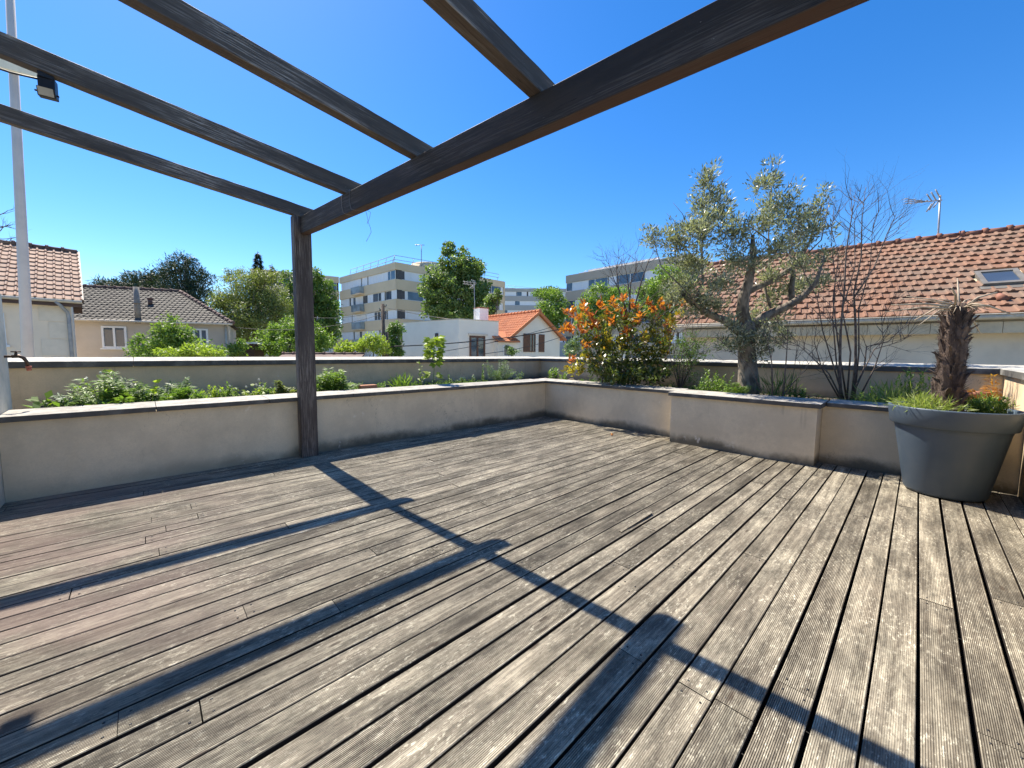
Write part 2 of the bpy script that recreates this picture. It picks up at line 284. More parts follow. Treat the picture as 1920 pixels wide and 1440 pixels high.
# ------------------------------------------------------------------ mesh helpers
def tag(o, label=None, cat=None, group=None, kind=None):
    for k, v in (('label', label), ('category', cat), ('group', group), ('kind', kind)):
        if v: o[k] = v
    return o
def thing(name, loc, label, cat, group=None):
    o = bpy.data.objects.new(name, None); col.objects.link(o); o.location = loc; o.empty_display_size = 0.2
    return tag(o, label, cat, group)
def wloc(o):
    v = Vector(o.location); p = o.parent
    while p: v += Vector(p.location); p = p.parent
    return v
def link_mesh(name, me, parent, mats, smooth=False):
    o = bpy.data.objects.new(name, me); col.objects.link(o)
    for m in mats: me.materials.append(MT[m] if isinstance(m, str) else m)
    if parent: o.parent = parent
    if smooth: me.polygons.foreach_set('use_smooth', [True] * len(me.polygons))
    return o
class MB:
    def __init__(s): s.v = []; s.f = []; s.mi = []; s.cur = 0; s.sm = []; s.smooth = False
    def mat(s, i): s.cur = i; return s
    def face(s, pts):
        n = len(s.v); s.v += [tuple(p) for p in pts]; s.f.append(tuple(range(n, n + len(pts)))); s.mi.append(s.cur); s.sm.append(s.smooth)
    def idx(s, verts, faces):
        n = len(s.v); s.v += [tuple(p) for p in verts]
        for f in faces: s.f.append(tuple(i + n for i in f)); s.mi.append(s.cur); s.sm.append(s.smooth)
    def hexa(s, p):                     # p: 4 bottom corners (ccw) and 4 top corners
        s.idx(p, [(3, 2, 1, 0), (4, 5, 6, 7), (0, 1, 5, 4), (1, 2, 6, 5), (2, 3, 7, 6), (3, 0, 4, 7)])
    def box(s, x0, x1, y0, y1, z0, z1, dz=0.0):
        s.hexa([(x0, y0, z0), (x1, y0, z0), (x1, y1, z0), (x0, y1, z0), (x0, y0, z1), (x1, y0, z1), (x1, y1, z1 + dz), (x0, y1, z1 + dz)])
    def obox(s, o, u, n, s0, s1, n0, n1, z0, z1):   # box in a wall frame: u along, n outward
        p = []
        for z in (z0, z1):
            for a, b in ((s0, n0), (s1, n0), (s1, n1), (s0, n1)):
                q = o + u * a + n * b; p.append((q.x, q.y, z))
        s.hexa(p)
    def bar(s, a, b, w, h, up=UZ):      # rectangular bar from a to b
        a, b = Vector(a), Vector(b); d = (b - a).normalized(); sd = d.cross(up).normalized(); u = sd.cross(d)
        p = []
        for q in (a, b):
            for i, j in ((-1, -1), (1, -1), (1, 1), (-1, 1)): p.append(q + sd * (i * w / 2) + u * (j * h / 2))
        s.idx(p, [(0, 1, 2, 3), (7, 6, 5, 4), (0, 4, 5, 1), (1, 5, 6, 2), (2, 6, 7, 3), (3, 7, 4, 0)])
    def tube(s, pts, radii, n=6, cap=True):
        pts = [Vector(p) for p in pts]
        if isinstance(radii, (int, float)): radii = [radii] * len(pts)
        vs = []; ref = None
        for i, p in enumerate(pts):
            d = (pts[min(i + 1, len(pts) - 1)] - pts[max(i - 1, 0)])
            if d.length < 1e-9: d = Vector((0, 0, 1))
            d.normalize()
            if ref is None: ref = d.orthogonal().normalized()
            ref = (ref - d * ref.dot(d))
            if ref.length < 1e-6: ref = d.orthogonal()
            ref.normalize(); b = d.cross(ref)
            for k in range(n):
                a = 2 * math.pi * k / n; vs.append(p + (ref * math.cos(a) + b * math.sin(a)) * radii[i])
        fs = []
        for i in range(len(pts) - 1):
            for k in range(n):
                k2 = (k + 1) % n; fs.append((i * n + k, i * n + k2, (i + 1) * n + k2, (i + 1) * n + k))
        if cap: fs.append(tuple(range(n - 1, -1, -1))); fs.append(tuple((len(pts) - 1) * n + k for k in range(n)))
        sm = s.smooth; s.smooth = True; s.idx(vs, fs); s.smooth = sm
    def lathe(s, prof, c, n=48):
        vs = []; fs = []
        for r, z in prof:
            for k in range(n):
                a = 2 * math.pi * k / n; vs.append((c[0] + r * math.cos(a), c[1] + r * math.sin(a), c[2] + z))
        for i in range(len(prof) - 1):
            for k in range(n):
                k2 = (k + 1) % n; fs.append((i * n + k, i * n + k2, (i + 1) * n + k2, (i + 1) * n + k))
        s.smooth = True; s.idx(vs, fs); s.smooth = False
    def build(s, name, mats, parent=None, bevel=0.0):
        me = bpy.data.meshes.new(name)
        off = wloc(parent) if parent else Vector((0, 0, 0))
        me.from_pydata([(v[0] - off.x, v[1] - off.y, v[2] - off.z) for v in s.v], [], s.f)
        if isinstance(mats, str): mats = [mats]
        o = link_mesh(name, me, parent, mats)
        me.polygons.foreach_set('material_index', s.mi); me.polygons.foreach_set('use_smooth', s.sm)
        me.update()
        if bevel:
            b = o.modifiers.new('bevel', 'BEVEL'); b.width = bevel; b.segments = 2; b.limit_method = 'ANGLE'
        return o
def nrm(a): return a / np.maximum(np.linalg.norm(a, axis=1, keepdims=True), 1e-9)
def leaves(name, P, A, Nn, L, W, mat, parent=None, droop=0.0):
    """one folded four-cornered leaf per point: P base, A axis, Nn face normal"""
    n = len(P); A = nrm(A); B = nrm(np.cross(A, Nn)); Nn = np.cross(B, A)
    L = np.broadcast_to(np.asarray(L, float), (n,))[:, None]; W = np.broadcast_to(np.asarray(W, float), (n,))[:, None]
    V = np.empty((n, 4, 3)); mid = P + A * L * 0.45 + Nn * (W * 0.18)
    V[:, 0] = P; V[:, 1] = mid + B * W * 0.5; V[:, 2] = P + A * L - Nn * L * droop; V[:, 3] = mid - B * W * 0.5
    off = wloc(parent) if parent else Vector((0, 0, 0)); V -= np.array(off)
    me = bpy.data.meshes.new(name); me.vertices.add(4 * n); me.vertices.foreach_set('co', V.reshape(-1).astype('f'))
    me.loops.add(4 * n); me.loops.foreach_set('vertex_index', np.arange(4 * n, dtype='i'))
    me.polygons.add(n); me.polygons.foreach_set('loop_start', np.arange(0, 4 * n, 4, dtype='i'))
    me.update(calc_edges=True); me.validate()
    return link_mesh(name, me, parent, [mat])
def rdir(n):
    return nrm(R.normal(size=(n, 3)))
def clump_points(blobs, per, clumps, cr, shell=0.5, flat=1.0):
    """blobs: (centre, radii vec3). leaf points gathered in clumps near each blob's surface"""
    Ps, Ns, Cs = [], [], []
    vol = np.array([max(1e-3, (b[1][0] * b[1][1] * b[1][2]) ** (2 / 3)) for b in blobs]); vol /= vol.sum()
    for (c, r), w in zip(blobs, vol):
        k = max(3, int(clumps * w)); m = max(4, int(per * w / k))
        d = rdir(k); rr = R.uniform(shell, 1.0, size=(k, 1)); cc = np.array(c) + d * rr * np.array(r)
        for j in range(k):
            s = cr * R.uniform(0.6, 1.3); q = rdir(m); rad_ = s * R.uniform(0.35, 1.0, size=(m, 1)) ** 0.6
            Ps.append(cc[j] + q * rad_ * np.array([1, 1, 0.75 * flat])); Ns.append(q * 0.8 + d[j] * 0.5)
        Cs += list(cc)
    return np.vstack(Ps), np.vstack(Ns), Cs
def pxblob(x, y, rx, ry, d, depth=None):
    c = gd(x, y, d); k = d / F; rx, ry = rx * k, ry * k
    return (tuple(c), (rx, depth or rx, ry))   # crowns are taken as round in plan
def tree(name, label, cat, blobs, base, n, clumps, cr, L, W, mat, bark='bark', trunk_r=0.2, group=None, shell=0.5, limbs=14, up=0.5, core=True):
    t = thing(name, base, label, cat, group)
    P, Nn, Cs = clump_points(blobs, n, clumps, cr, shell)
    A = rdir(len(P)) + Nn * 0.5 + np.array([0, 0, -0.2]); nn = nrm(Nn + rdir(len(P)) * 0.7 + np.array([0, 0, up]))
    leaves('crown', P, A, nn, L * R.uniform(0.7, 1.3, len(P)), W * R.uniform(0.7, 1.3, len(P)), mat, t)
    m = MB(); c = sum((Vector(b[0]) for b in blobs), Vector()) / len(blobs); base = Vector(base)
    top = Vector((c.x, c.y, c.z)); fork = base.lerp(top, 0.62)
    m.tube([base, base.lerp(top, 0.3) + Vector((0.03, 0.02, 0)) * trunk_r * 6, fork, top], [trunk_r, trunk_r * 0.8, trunk_r * 0.6, trunk_r * 0.25], 8)
    R2 = random.Random(len(P))
    for b in blobs:
        q = Vector(b[0]); m.tube([base.lerp(top, R2.uniform(0.4, 0.7)), fork.lerp(q, 0.6) + Vector((0, 0, -0.05)), q], [trunk_r * 0.4, trunk_r * 0.26, trunk_r * 0.1], 5)
    for q in R2.sample(Cs, min(limbs, len(Cs))):
        q = Vector(q); s = base.lerp(top, R2.uniform(0.45, 0.95)); m.tube([s, s.lerp(q, 0.55) + Vector((0, 0, R2.uniform(-.1, .1) * (q - s).length)), q], [trunk_r * 0.25, trunk_r * 0.15, trunk_r * 0.05], 4)
    m.build('trunk', bark, t)
    return t
def grow(m, p, d, length, r, depth, rnd, bend=0.25, split=(2, 3), ang=0.5, upw=0.15, shrink=0.72, tips=None):
    n = 4; pts = [p]; rs = [r]; q = p.copy(); dd = d.copy()
    for i in range(n):
        dd = (dd + Vector((rnd.gauss(0, bend), rnd.gauss(0, bend), rnd.gauss(0, bend) + upw)) * 0.35).normalized()
        q = q + dd * (length / n); pts.append(q.copy()); rs.append(r * (1 - 0.45 * (i + 1) / n))
    m.tube(pts, rs, 5 if r > 0.006 else 4, cap=False)
    if tips is not None: tips += [(x, dd.copy()) for x in pts[1:]]
    if depth <= 0: return
    for k in range(rnd.randint(*split)):
        i = rnd.choice([2, 3, 4, 4]); ax = dd.orthogonal().normalized(); ax.rotate(Matrix.Rotation(rnd.uniform(0, 2 * math.pi), 3, dd))
        nd = (dd * math.cos(ang) + ax * math.sin(ang * rnd.uniform(0.7, 1.3))).normalized()
        grow(m, pts[i], nd, length * shrink * rnd.uniform(0.75, 1.15), rs[i] * 0.68, depth - 1, rnd, bend, split, ang, upw, shrink, tips)

# ------------------------------------------------------------------ camera, sky and sun
cd = bpy.data.cameras.new('camera'); cam = bpy.data.objects.new('camera', cd); col.objects.link(cam)
cd.sensor_width = 36.0; cd.lens = F / 1920 * 36.0; cd.clip_start = 0.05; cd.clip_end = 6000
M3 = Matrix((RT, UP, -FW)).transposed(); cam.matrix_world = Matrix.Translation(CAM) @ M3.to_4x4(); scene.camera = cam
SUN = Vector((0.002, 0.705, 1.0)).normalized(); EL = math.asin(SUN.z); AZ = math.atan2(SUN.x, SUN.y)
w = bpy.data.worlds.new('World'); scene.world = w; w.use_nodes = True; nt = w.node_tree; nt.nodes.clear()
sky = nt.nodes.new('ShaderNodeTexSky'); sky.sky_type = 'NISHITA'; sky.sun_disc = False
sky.sun_elevation = EL; sky.sun_rotation = AZ; sky.altitude = 100; sky.air_density = 1.0; sky.dust_density = 0.2; sky.ozone_density = 5.0
hsn = nt.nodes.new('ShaderNodeHueSaturation'); hsn.inputs['Saturation'].default_value = 1.30; hsn.inputs['Hue'].default_value = 0.505
bg = nt.nodes.new('ShaderNodeBackground'); bg.inputs[1].default_value = 0.103
wo = nt.nodes.new('ShaderNodeOutputWorld'); nt.links.new(sky.outputs[0], hsn.inputs['Color']); nt.links.new(hsn.outputs[0], bg.inputs[0]); nt.links.new(bg.outputs[0], wo.inputs[0])
sl = bpy.data.lights.new('sun', 'SUN'); sl.energy = 5.0; sl.angle = rad(0.53); sl.color = (1.0, 0.93, 0.82)
so = bpy.data.objects.new('sun', sl); col.objects.link(so); so.rotation_euler = SUN.to_track_quat('Z', 'Y').to_euler(); so.location = (0, 8, 20)
vs = scene.view_settings; vs.view_transform = 'Standard'; vs.look = 'None'; vs.exposure = 1.08; vs.gamma = 1.0

# ------------------------------------------------------------------ ground and hill
m = MB(); m.face([(-2500, -2500, GZ), (2500, -2500, GZ), (2500, 2500, GZ), (-2500, 2500, GZ)])
tag(m.build('ground', 'ground'), kind='structure')
m = MB(); nr, na = 10, 90
hv = []
for i in range(nr):
    for j in range(na + 1):
        a = YAW + rad(-80 + 160 * j / na); d = 150 + 28 * i
        h = (16 + 5 * math.sin(a * 7) + 3 * math.sin(a * 17 + 1)) * math.sin(math.pi * min(1, i / (nr - 1) * 0.9 + 0.02)) + R.normal() * 1.6
        hv.append((math.cos(a) * d, math.sin(a) * d, GZ - 0.5 + max(0, h)))
m.smooth = True
m.idx(hv, [(i * (na + 1) + j, i * (na + 1) + j + 1, (i + 1) * (na + 1) + j + 1, (i + 1) * (na + 1) + j) for i in range(nr - 1) for j in range(na)])
tag(m.build('hill', 'hill'), kind='structure')

# ------------------------------------------------------------------ terrace: roof slab, deck, walls
X0, Y0, XR, YR, YP = 5.70, 5.03, 7.20, 6.53, -0.70
m = MB(); m.box(-3.2, XR, -5.0, YR, GZ, -0.14); tag(m.build('roof_slab', 'under'), kind='structure')
m = MB(); rnd = random.Random(3); groove = []
def plank(xa, xb, ya, wd, dep, lift=0.0, z=0.0):
    n = 18; gw = (wd - 0.008) / n; pr = [(0, -0.024), (0, -0.003), (0.003, 0.0)]; gv = [0, 0, 0]
    for k in range(n):
        a = 0.004 + k * gw
        pr += [(a + gw * 0.08, 0), (a + gw * 0.52, 0), (a + gw * 0.64, -dep), (a + gw * 0.96, -dep)]; gv += [0, 0, 1, 1]
    pr += [(wd - 0.003, 0.0), (wd, -0.003), (wd, -0.024)]; gv += [0, 0, 0]
    k = max(2, int((xb - xa) / 0.55)); vs = []; q = len(pr)
    w1, w2, ph = rnd.uniform(0, .0012), rnd.uniform(0, .0016), rnd.uniform(0, 6)
    for i in range(k + 1):
        x = xa + (xb - xa) * i / k; dz = w1 * math.sin(x * 1.7 + ph) + z + (lift * max(0, 1 - (xb - x) / 0.5) ** 2 if lift else 0); dy = w2 * math.sin(x * 1.1 + ph * 2)
        vs += [(x, ya + a + dy, b + dz) for a, b in pr]; groove.extend([g * dep / 0.0022 for g in gv])
    fs = [(i * q + j, (i + 1) * q + j, (i + 1) * q + j + 1, i * q + j + 1) for i in range(k) for j in range(q - 1)]
    fs += [tuple(range(q - 1, -1, -1)), tuple(k * q + j for j in range(q))]
    m.idx(vs, [tuple(reversed(f)) for f in fs])
pitch = 0.1275; y = Y0 - 0.004 - pitch; row = 0
screws = []
while y > YP - 0.13:
    gap = rnd.choice([0.007, 0.009, 0.011, 0.013, 0.016]); wd = pitch - gap
    dep = rnd.choice([0.0009, 0.0014, 0.0018, 0.0022, 0.0026])
    if y > 2.6: dep *= 0.6
    xs = [-3.1]; x = -3.1 + rnd.uniform(0.6, 3.4)
    while x < X0 - 0.5: xs.append(x); x += rnd.uniform(2.2, 3.6)
    xs.append(X0 - 0.03 - rnd.uniform(0, 0.02))
    for a, b in zip(xs, xs[1:]):
        plank(a, b - rnd.uniform(0.002, 0.005), max(y, YP + 0.004) if y < YP else y, wd if y >= YP else max(0.03, wd + y - YP), dep, z=rnd.uniform(-0.0015, 0.0015))
        for e in (a + 0.03, b - 0.035):
            if -1 < e < 5.5: screws.append((e, y + 0.025)); screws.append((e, y + wd - 0.025))
    y -= pitch; row += 1
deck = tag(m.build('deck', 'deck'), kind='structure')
at = deck.data.attributes.new('groove', 'FLOAT', 'POINT'); at.data.foreach_set('value', groove)
s = MB()
for a, b in screws: s.tube([(a, b, -0.004), (a, b, 0.0012)], 0.0042, 8)
s.build('deck_screw_heads', 'black', deck)['label'] = 'dark screw heads by the board ends'
# the splintered board end that stands up out of the deck
c = Vector((3.07, 1.39, 0)); m = MB()
a_, b_ = Vector((2.52, 1.395, 0.004)), Vector((2.80, 1.395, 0.032))
m.hexa([(2.36, 1.352, 0.000), (2.80, 1.346, 0.012), (2.83, 1.385, 0.016), (2.36, 1.372, 0.000), (2.36, 1.352, 0.006), (2.80, 1.346, 0.018), (2.83, 1.385, 0.026), (2.36, 1.372, 0.006)])
tag(m.build('wood_splinter', 'deck', None), 'lifted grey splinter of a deck board curling up in front of the plant box', 'splinter')

def slabs(m, axis, a0, a1, b0, b1, z0, z1, rise, step=1.0, flip=False):
    n = max(1, round((a1 - a0) / step)); st = (a1 - a0) / n
    for i in range(n):
        p, q = a0 + i * st + 0.0015, a0 + (i + 1) * st - 0.0015
        if axis == 'x':
            m.hexa([(p, b0, z0), (q, b0, z0), (q, b1, z0), (p, b1, z0), (p, b0, z1), (q, b0, z1), (q, b1, z1 + rise), (p, b1, z1 + rise)])
        else:
            r0, r1 = (rise, 0) if flip else (0, rise)
            m.hexa([(b0, p, z0), (b1, p, z0), (b1, q, z0), (b0, q, z0), (b0, p, z1 + r0), (b1, p, z1 + r1), (b1, q, z1 + r1), (b0, q, z1 + r0)])
ZC, ZT, PC, PT = 0.657, 0.704, 1.040, 1.108
def wall_thing(name, loc, label, wallboxes, cop, wm, cm, copname='coping'):
    t = thing(name, loc, label, 'wall'); m = MB()
    for b in wallboxes: m.box(*b)
    m.build('rendered_wall', wm, t)
    m = MB(); cop(m); m.build(copname, cm, t, bevel=0.004); return t
wall_thing('planter_wall', (2.4, Y0, 0), 'long low beige planter wall with grey coping behind the pergola post',
           [(-0.868, X0 + 0.28, Y0, Y0 + 0.28, -0.06, ZC)], lambda m: slabs(m, 'x', -0.868, X0 - 0.033, Y0 - 0.055, Y0 + 0.37, ZC, ZT, 0.012), 'wall', 'coping')
wall_thing('planter_wall', (X0, 3.8, 0), 'low beige planter wall under the red and orange leaved shrub',
           [(X0, X0 + 0.28, 2.375, Y0 - 0.002, -0.06, ZC)], lambda m: slabs(m, 'y', 2.412, Y0 + 0.37, X0 - 0.03, X0 + 0.37, ZC, ZT, 0.012), 'wall', 'coping')
wall_thing('planter_wall', (X0, 0.0, 0), 'low beige planter wall beside the big grey plant pot',
           [(X0, X0 + 0.28, YP, 0.733, -0.06, ZC)], lambda m: slabs(m, 'y', YP, 0.697, X0 - 0.03, X0 + 0.37, ZC, ZT, 0.012), 'wall', 'coping')
wall_thing('planter_box', (5.38, 1.55, 0), 'protruding beige planter box under the olive tree',
           [(5.38, X0 + 0.28, 0.735, 2.373, -0.06, ZC + 0.002)], lambda m: slabs(m, 'y', 0.70, 2.41, 5.347, X0 + 0.18, ZC + 0.002, ZT + 0.006, 0.008, 0.9), 'wall', 'coping')
wall_thing('parapet_wall', (2.5, YR, 0), 'long high beige parapet behind the row of weeds on the left',
           [(-3.2, XR + 0.25, YR, YR + 0.25, GZ, PC)], lambda m: slabs(m, 'x', -3.2, XR - 0.033, YR - 0.03, YR + 0.38, PC, PT, 0.04), 'parapet', 'coping2')
wall_thing('parapet_wall', (XR, 3.0, 0), 'high beige parapet with dark edged coping behind the olive tree',
           [(XR, XR + 0.25, -0.95, YR - 0.002, GZ, PC)], lambda m: slabs(m, 'y', YP - 0.36, YR + 0.38, XR - 0.03, XR + 0.38, PC, PT, 0.04), 'parapet', 'coping2')
wall_thing('parapet_wall', (5.0, YP, 0), 'short end parapet at the right picture edge behind the grey pot',
           [(2.0, XR - 0.002, YP - 0.25, YP, GZ, PC)], lambda m: slabs(m, 'x', 2.0, XR - 0.033, YP - 0.36, YP + 0.04, PC, PT, 0.0), 'parapet', 'coping2')
sw = thing('house_wall', (-1.0, 4.0, 0), 'narrow strip of pale pebbledash house wall at the left picture edge', 'wall')
m = MB(); m.box(-1.07, -0.87, -0.698, 5.56, -0.06, 1.72); m.build('low_wing_wall', 'pebble', sw)
m = MB(); m.box(-2.9, -2.5, -4.9, 5.56, GZ, 5.2); m.build('unseen_main_wall', 'pebble', sw)  # unseen wall at the rafter ends, added to block sky and bounce light
# soil
def soil(x0, x1, y0, y1, z, nx, ny):
    m = MB(); vs = []
    for j in range(ny + 1):
        for i in range(nx + 1): vs.append((x0 + (x1 - x0) * i / nx, y0 + (y1 - y0) * j / ny, z + R.normal() * 0.012))
    m.smooth = True; m.idx(vs, [(j * (nx + 1) + i, j * (nx + 1) + i + 1, (j + 1) * (nx + 1) + i + 1, (j + 1) * (nx + 1) + i) for j in range(ny) for i in range(nx)])
    return m
SZ = 0.63
m = soil(-0.87, XR, Y0 + 0.28, YR, SZ, 120, 18); tag(m.build('soil', 'soil'), kind='structure')
m = soil(X0 + 0.15, XR, YP, Y0 + 0.28, SZ - 0.004, 22, 90); tag(m.build('soil', 'soil'), kind='structure')

# ------------------------------------------------------------------ pergola (one thing)
pg = thing('pergola', (1.37, 4.93, 0), 'dark weathered timber pergola with one post, one long beam and four rafters', 'pergola')
def timber(name, a, b, w_, h_, mat, parent, seed, n=26, tail=0.0, up=UZ, chip=0.0007):
    a, b = Vector(a), Vector(b); d = (b - a); L = d.length; d.normalize(); sd = up.cross(d).normalized(); u = d.cross(sd)
    rnd = random.Random(seed); ch = 0.0035; vs = []; xs = [L * i / n for i in range(n + 1)]
    if tail: xs = [tail * f for f in (0, .08, .2, .35, .5, .7, 1)] + [x for x in xs if x > tail + 0.1]
    sec = [(-1, -1, 1, 0), (-1, -1, 0, 1), (-1, 1, 0, -1), (-1, 1, 1, 0), (1, 1, -1, 0), (1, 1, 0, -1), (1, -1, 0, 1), (1, -1, -1, 0)]
    for x in xs:
        lo = -h_ / 2
        if tail and x < tail: lo += h_ * 0.8 * (1 - math.sqrt(max(0, 1 - (1 - x / tail) ** 2)))
        hi = h_ / 2 - (abs(rnd.gauss(0, chip)) * 1.5)
        for sy, sz, cy, cz in sec:
            vs.append((x, sy * w_ / 2 + cy * ch + rnd.gauss(0, chip * 0.5), (hi if sz > 0 else lo) + cz * ch + rnd.gauss(0, chip * 0.5)))
    k = len(xs); fs = [(i * 8 + j, i * 8 + (j + 1) % 8, (i + 1) * 8 + (j + 1) % 8, (i + 1) * 8 + j) for i in range(k - 1) for j in range(8)]
    fs = [tuple(reversed(f)) for f in fs] + [tuple(range(8)), tuple((k - 1) * 8 + j for j in range(7, -1, -1))]
    me = bpy.data.meshes.new(name); me.from_pydata(vs, [], [tuple(reversed(f)) for f in fs]); me.update()
    o = link_mesh(name, me, parent, [mat])
    mt = Matrix((d, sd, u)).transposed().to_4x4(); off = wloc(parent) if parent else Vector((0, 0, 0)); mt.translation = a - off
    o.matrix_local = mt; return o
timber('post', (1.372, 4.934, 0.002), (1.372, 4.934, 2.752), 0.178, 0.125, 'post', pg, 1, n=30, up=Vector((0, 1, 0)))
XB, ZB, SX, SZB, WB, HB = 1.345, 2.556, 0.074, 0.032, 0.085, 0.186
def bt(y): return Vector((XB + SX * (4.9 - y), y, ZB + HB - SZB * (4.9 - y)))
a = bt(4.868) + Vector((WB / 2, 0, -HB / 2)); b = bt(-3.2) + Vector((WB / 2, 0, -HB / 2))
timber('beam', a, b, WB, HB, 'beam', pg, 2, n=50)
RAF = [(4.938, 0.165, 0.161, 0.075, 0.126), (3.823, 0.141, 0.178, 0.077, 0.135), (2.697, 0.05, 0.165, 0.080, 0.128), (1.56, 0.01, 0.174, 0.083, 0.113), (0.44, 0.0, 0.172, 0.080, 0.120)]
rafters = []
for i, (yf, dy, dz, w_, h_) in enumerate(RAF):
    P = bt(yf) + Vector((0, -w_ / 2, h_ / 2 + 0.001)); d = Vector((-1, dy, dz))
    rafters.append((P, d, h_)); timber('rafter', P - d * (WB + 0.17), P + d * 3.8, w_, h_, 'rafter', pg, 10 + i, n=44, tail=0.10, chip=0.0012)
# twisted tie wire on the beam
wt = thing('tie_wire', bt(3.62) + Vector((0, 0, -HB)), 'thin loose wire looped round the pergola beam with a dangling end', 'wire')
m = MB()
for yy, dd in ((3.82, 0.0), (3.66, -0.03)):
    q = bt(yy); m.tube([q + Vector((WB, 0, 0.004)), q + Vector((-0.006, 0, 0.006)), q + Vector((-0.007, 0.004, -HB * 0.5)), q + Vector((-0.006, -0.03, -HB * 0.93)), q + Vector((0.012, -0.06 + dd, -HB - 0.005)), q + Vector((WB * 0.8, -0.075 + dd, -HB - 0.003))], 0.0022, 5)
m.build('loop', 'wire', wt)
m = MB(); q = bt(3.50) + Vector((WB, 0, -HB))
m.tube([q + Vector((-0.01, 0, 0)), q + Vector((0, -.045, -.03)), q + Vector((0, -.02, -.07)), q + Vector((0, .01, -.10)), q + Vector((0, -.035, -.16)), q + Vector((0, -.05, -.20)), q + Vector((0, 0.0, -.23)), q + Vector((0, .06, -.26))], 0.0018, 5)
m.tube([q + Vector((-.01, 0.03, 0)), q + Vector((0, .03, -.04)), q + Vector((0, 0.012, -.08)), q + Vector((0, .03, -.11))], 0.0018, 5)
m.build('loose_end', 'wire', wt)
# floodlight under the second rafter
P, d, h_ = rafters[1]; k = (P.x + 0.365); q = P + d * k + Vector((0, 0, -h_ / 2))
fl = thing('floodlight', q, 'small black floodlight with frosted glass hanging under a pergola rafter', 'floodlight')
m = MB(); m.bar(q + Vector((0, 0, 0.0)), q + Vector((0, 0, -0.03)), 0.07, 0.05, Vector((0, 1, 0))); m.build('bracket', 'black', fl)
m = MB(); Fx, Fy = Vector((RT0.x, RT0.y, 0)).normalized(), Vector((-0.05, -1, 0)).normalized()
Fx = Vector((1, -0.15, 0)).normalized(); Fy = Vector((-0.15, -1, 0)).normalized()
m.obox(q, Fx, Fy, -0.038, 0.038, -0.045, 0.016, q.z - 0.100, q.z - 0.020)
m.hexa([tuple(q + Fx * a + Fy * b + Vector((0, 0, c))) for a, b, c in ((-.042, 0.017, -.148), (.042, .017, -.148), (.042, -.032, -.144), (-.042, -.032, -.144), (-.040, .039, -.097), (.040, .039, -.097), (.040, -.043, -.1), (-.040, -.043, -.1))])
hs = m.build('housing', 'black', fl, bevel=0.004)
m = MB(); g = [q + Fx * a + Fy * b + Vector((0, 0, c)) for a, b, c in ((-.034, 0.0215, -.144), (.034, .0215, -.144), (.034, .041, -.103), (-.034, .041, -.103))]
m.hexa([tuple(v) for v in g] + [tuple(v + Fy * 0.004) for v in g]); m.build('glass', 'lampglass', fl)
m = MB(); m.tube([q + Fx * -0.042 + Vector((0, 0, -.115)), q + Fx * -0.056 + Vector((0, 0, -.115))], 0.006, 8); m.build('knob', 'black', fl)
m = MB(); m.tube([q + Fx * 0.042 + Vector((0, 0, -.12)), q + Fx * 0.050 + Vector((0, 0, -.12))], 0.006, 8); m.build('knob', 'black', fl)
m = MB(); m.tube([q + Vector((-.03, .03, -.03)), q + Vector((-.15, .03, -.045)), q + Vector((-.35, .05, -.03)), q + Vector((-.7, .1, 0.03)), q + Vector((-1.4, .2, 0.22))], 0.006, 6)
tag(m.build('power_cable', 'cable'), 'black cable running from the floodlight along the rafter', 'cable')
# ------------------------------------------------------------------ garden tap
T = Vector((-0.915, 5.45, 1.176)); tp = thing('garden_tap', T, 'dull metal garden tap with an orange hose end by the left wall', 'tap')
m = MB(); m.tube([T, T + Vector((0.10, 0, 0)), T + Vector((0.105, 0, 0))], 0.011, 10); m.tube([T + Vector((0.0, 0, 0)), T + Vector((0.012, 0, 0))], 0.02, 10)
m.tube([T + Vector((0.085, 0, 0)), T + Vector((0.125, 0, 0.003)), T + Vector((0.15, 0, -0.012)), T + Vector((0.165, 0, -0.045)), T + Vector((0.17, 0, -0.085))], [0.014, 0.015, 0.014, 0.012, 0.012], 10)
m.tube([T + Vector((0.11, 0, 0.0)), T + Vector((0.11, 0, 0.035))], [0.013, 0.008], 10); m.build('body', 'brass', tp)
m = MB(); m.tube([T + Vector((0.082, 0, 0.042)), T + Vector((0.138, 0, 0.042))], 0.0055, 8); m.tube([T + Vector((0.11, 0, 0.03)), T + Vector((0.11, 0, 0.048))], 0.007, 8); m.build('handle', 'brass', tp)
m = MB(); m.tube([T + Vector((0.171, 0, -0.085)), T + Vector((0.173, 0, -0.10))], 0.019, 12); m.tube([T + Vector((0.173, 0, -0.102)), T + Vector((0.176, 0, -0.125))], 0.016, 12); m.build('hose_connector', 'orangecap', tp)

# ------------------------------------------------------------------ street lamp pole behind the parapet
b0, b1 = gd(35, 650, 8.6), gd(19, 0, 8.6); b0 = Vector((b0.x, b0.y, GZ)); top = b0 + (b1 - b0) * ((10.6 - GZ) / (b1.z - GZ))
sp = thing('street_lamp', b0, 'tall tapering grey lamp pole behind the parapet at the left picture edge', 'street lamp')
m = MB(); m.tube([b0, b0.lerp(top, .35), top], [0.110, 0.090, 0.055], 20); m.build('pole', 'polepaint', sp)
a, b = gd(-70, 100, 8.55), gd(90, 143, 8.55); m = MB(); m.bar(a, b, 0.10, 0.20); m.build('bracket_arm', 'cream', sp, 0.02)
m = MB(); m.bar(top, top + Vector((-1.2, 0.2, 0.3)), 0.06, 0.06); m.build('arm', 'polepaint', sp)
m = MB(); m.bar(top + Vector((-1.2, 0.2, 0.28)), top + Vector((-1.8, 0.3, 0.36)), 0.26, 0.12); m.build('lamp_head', 'galv', sp)

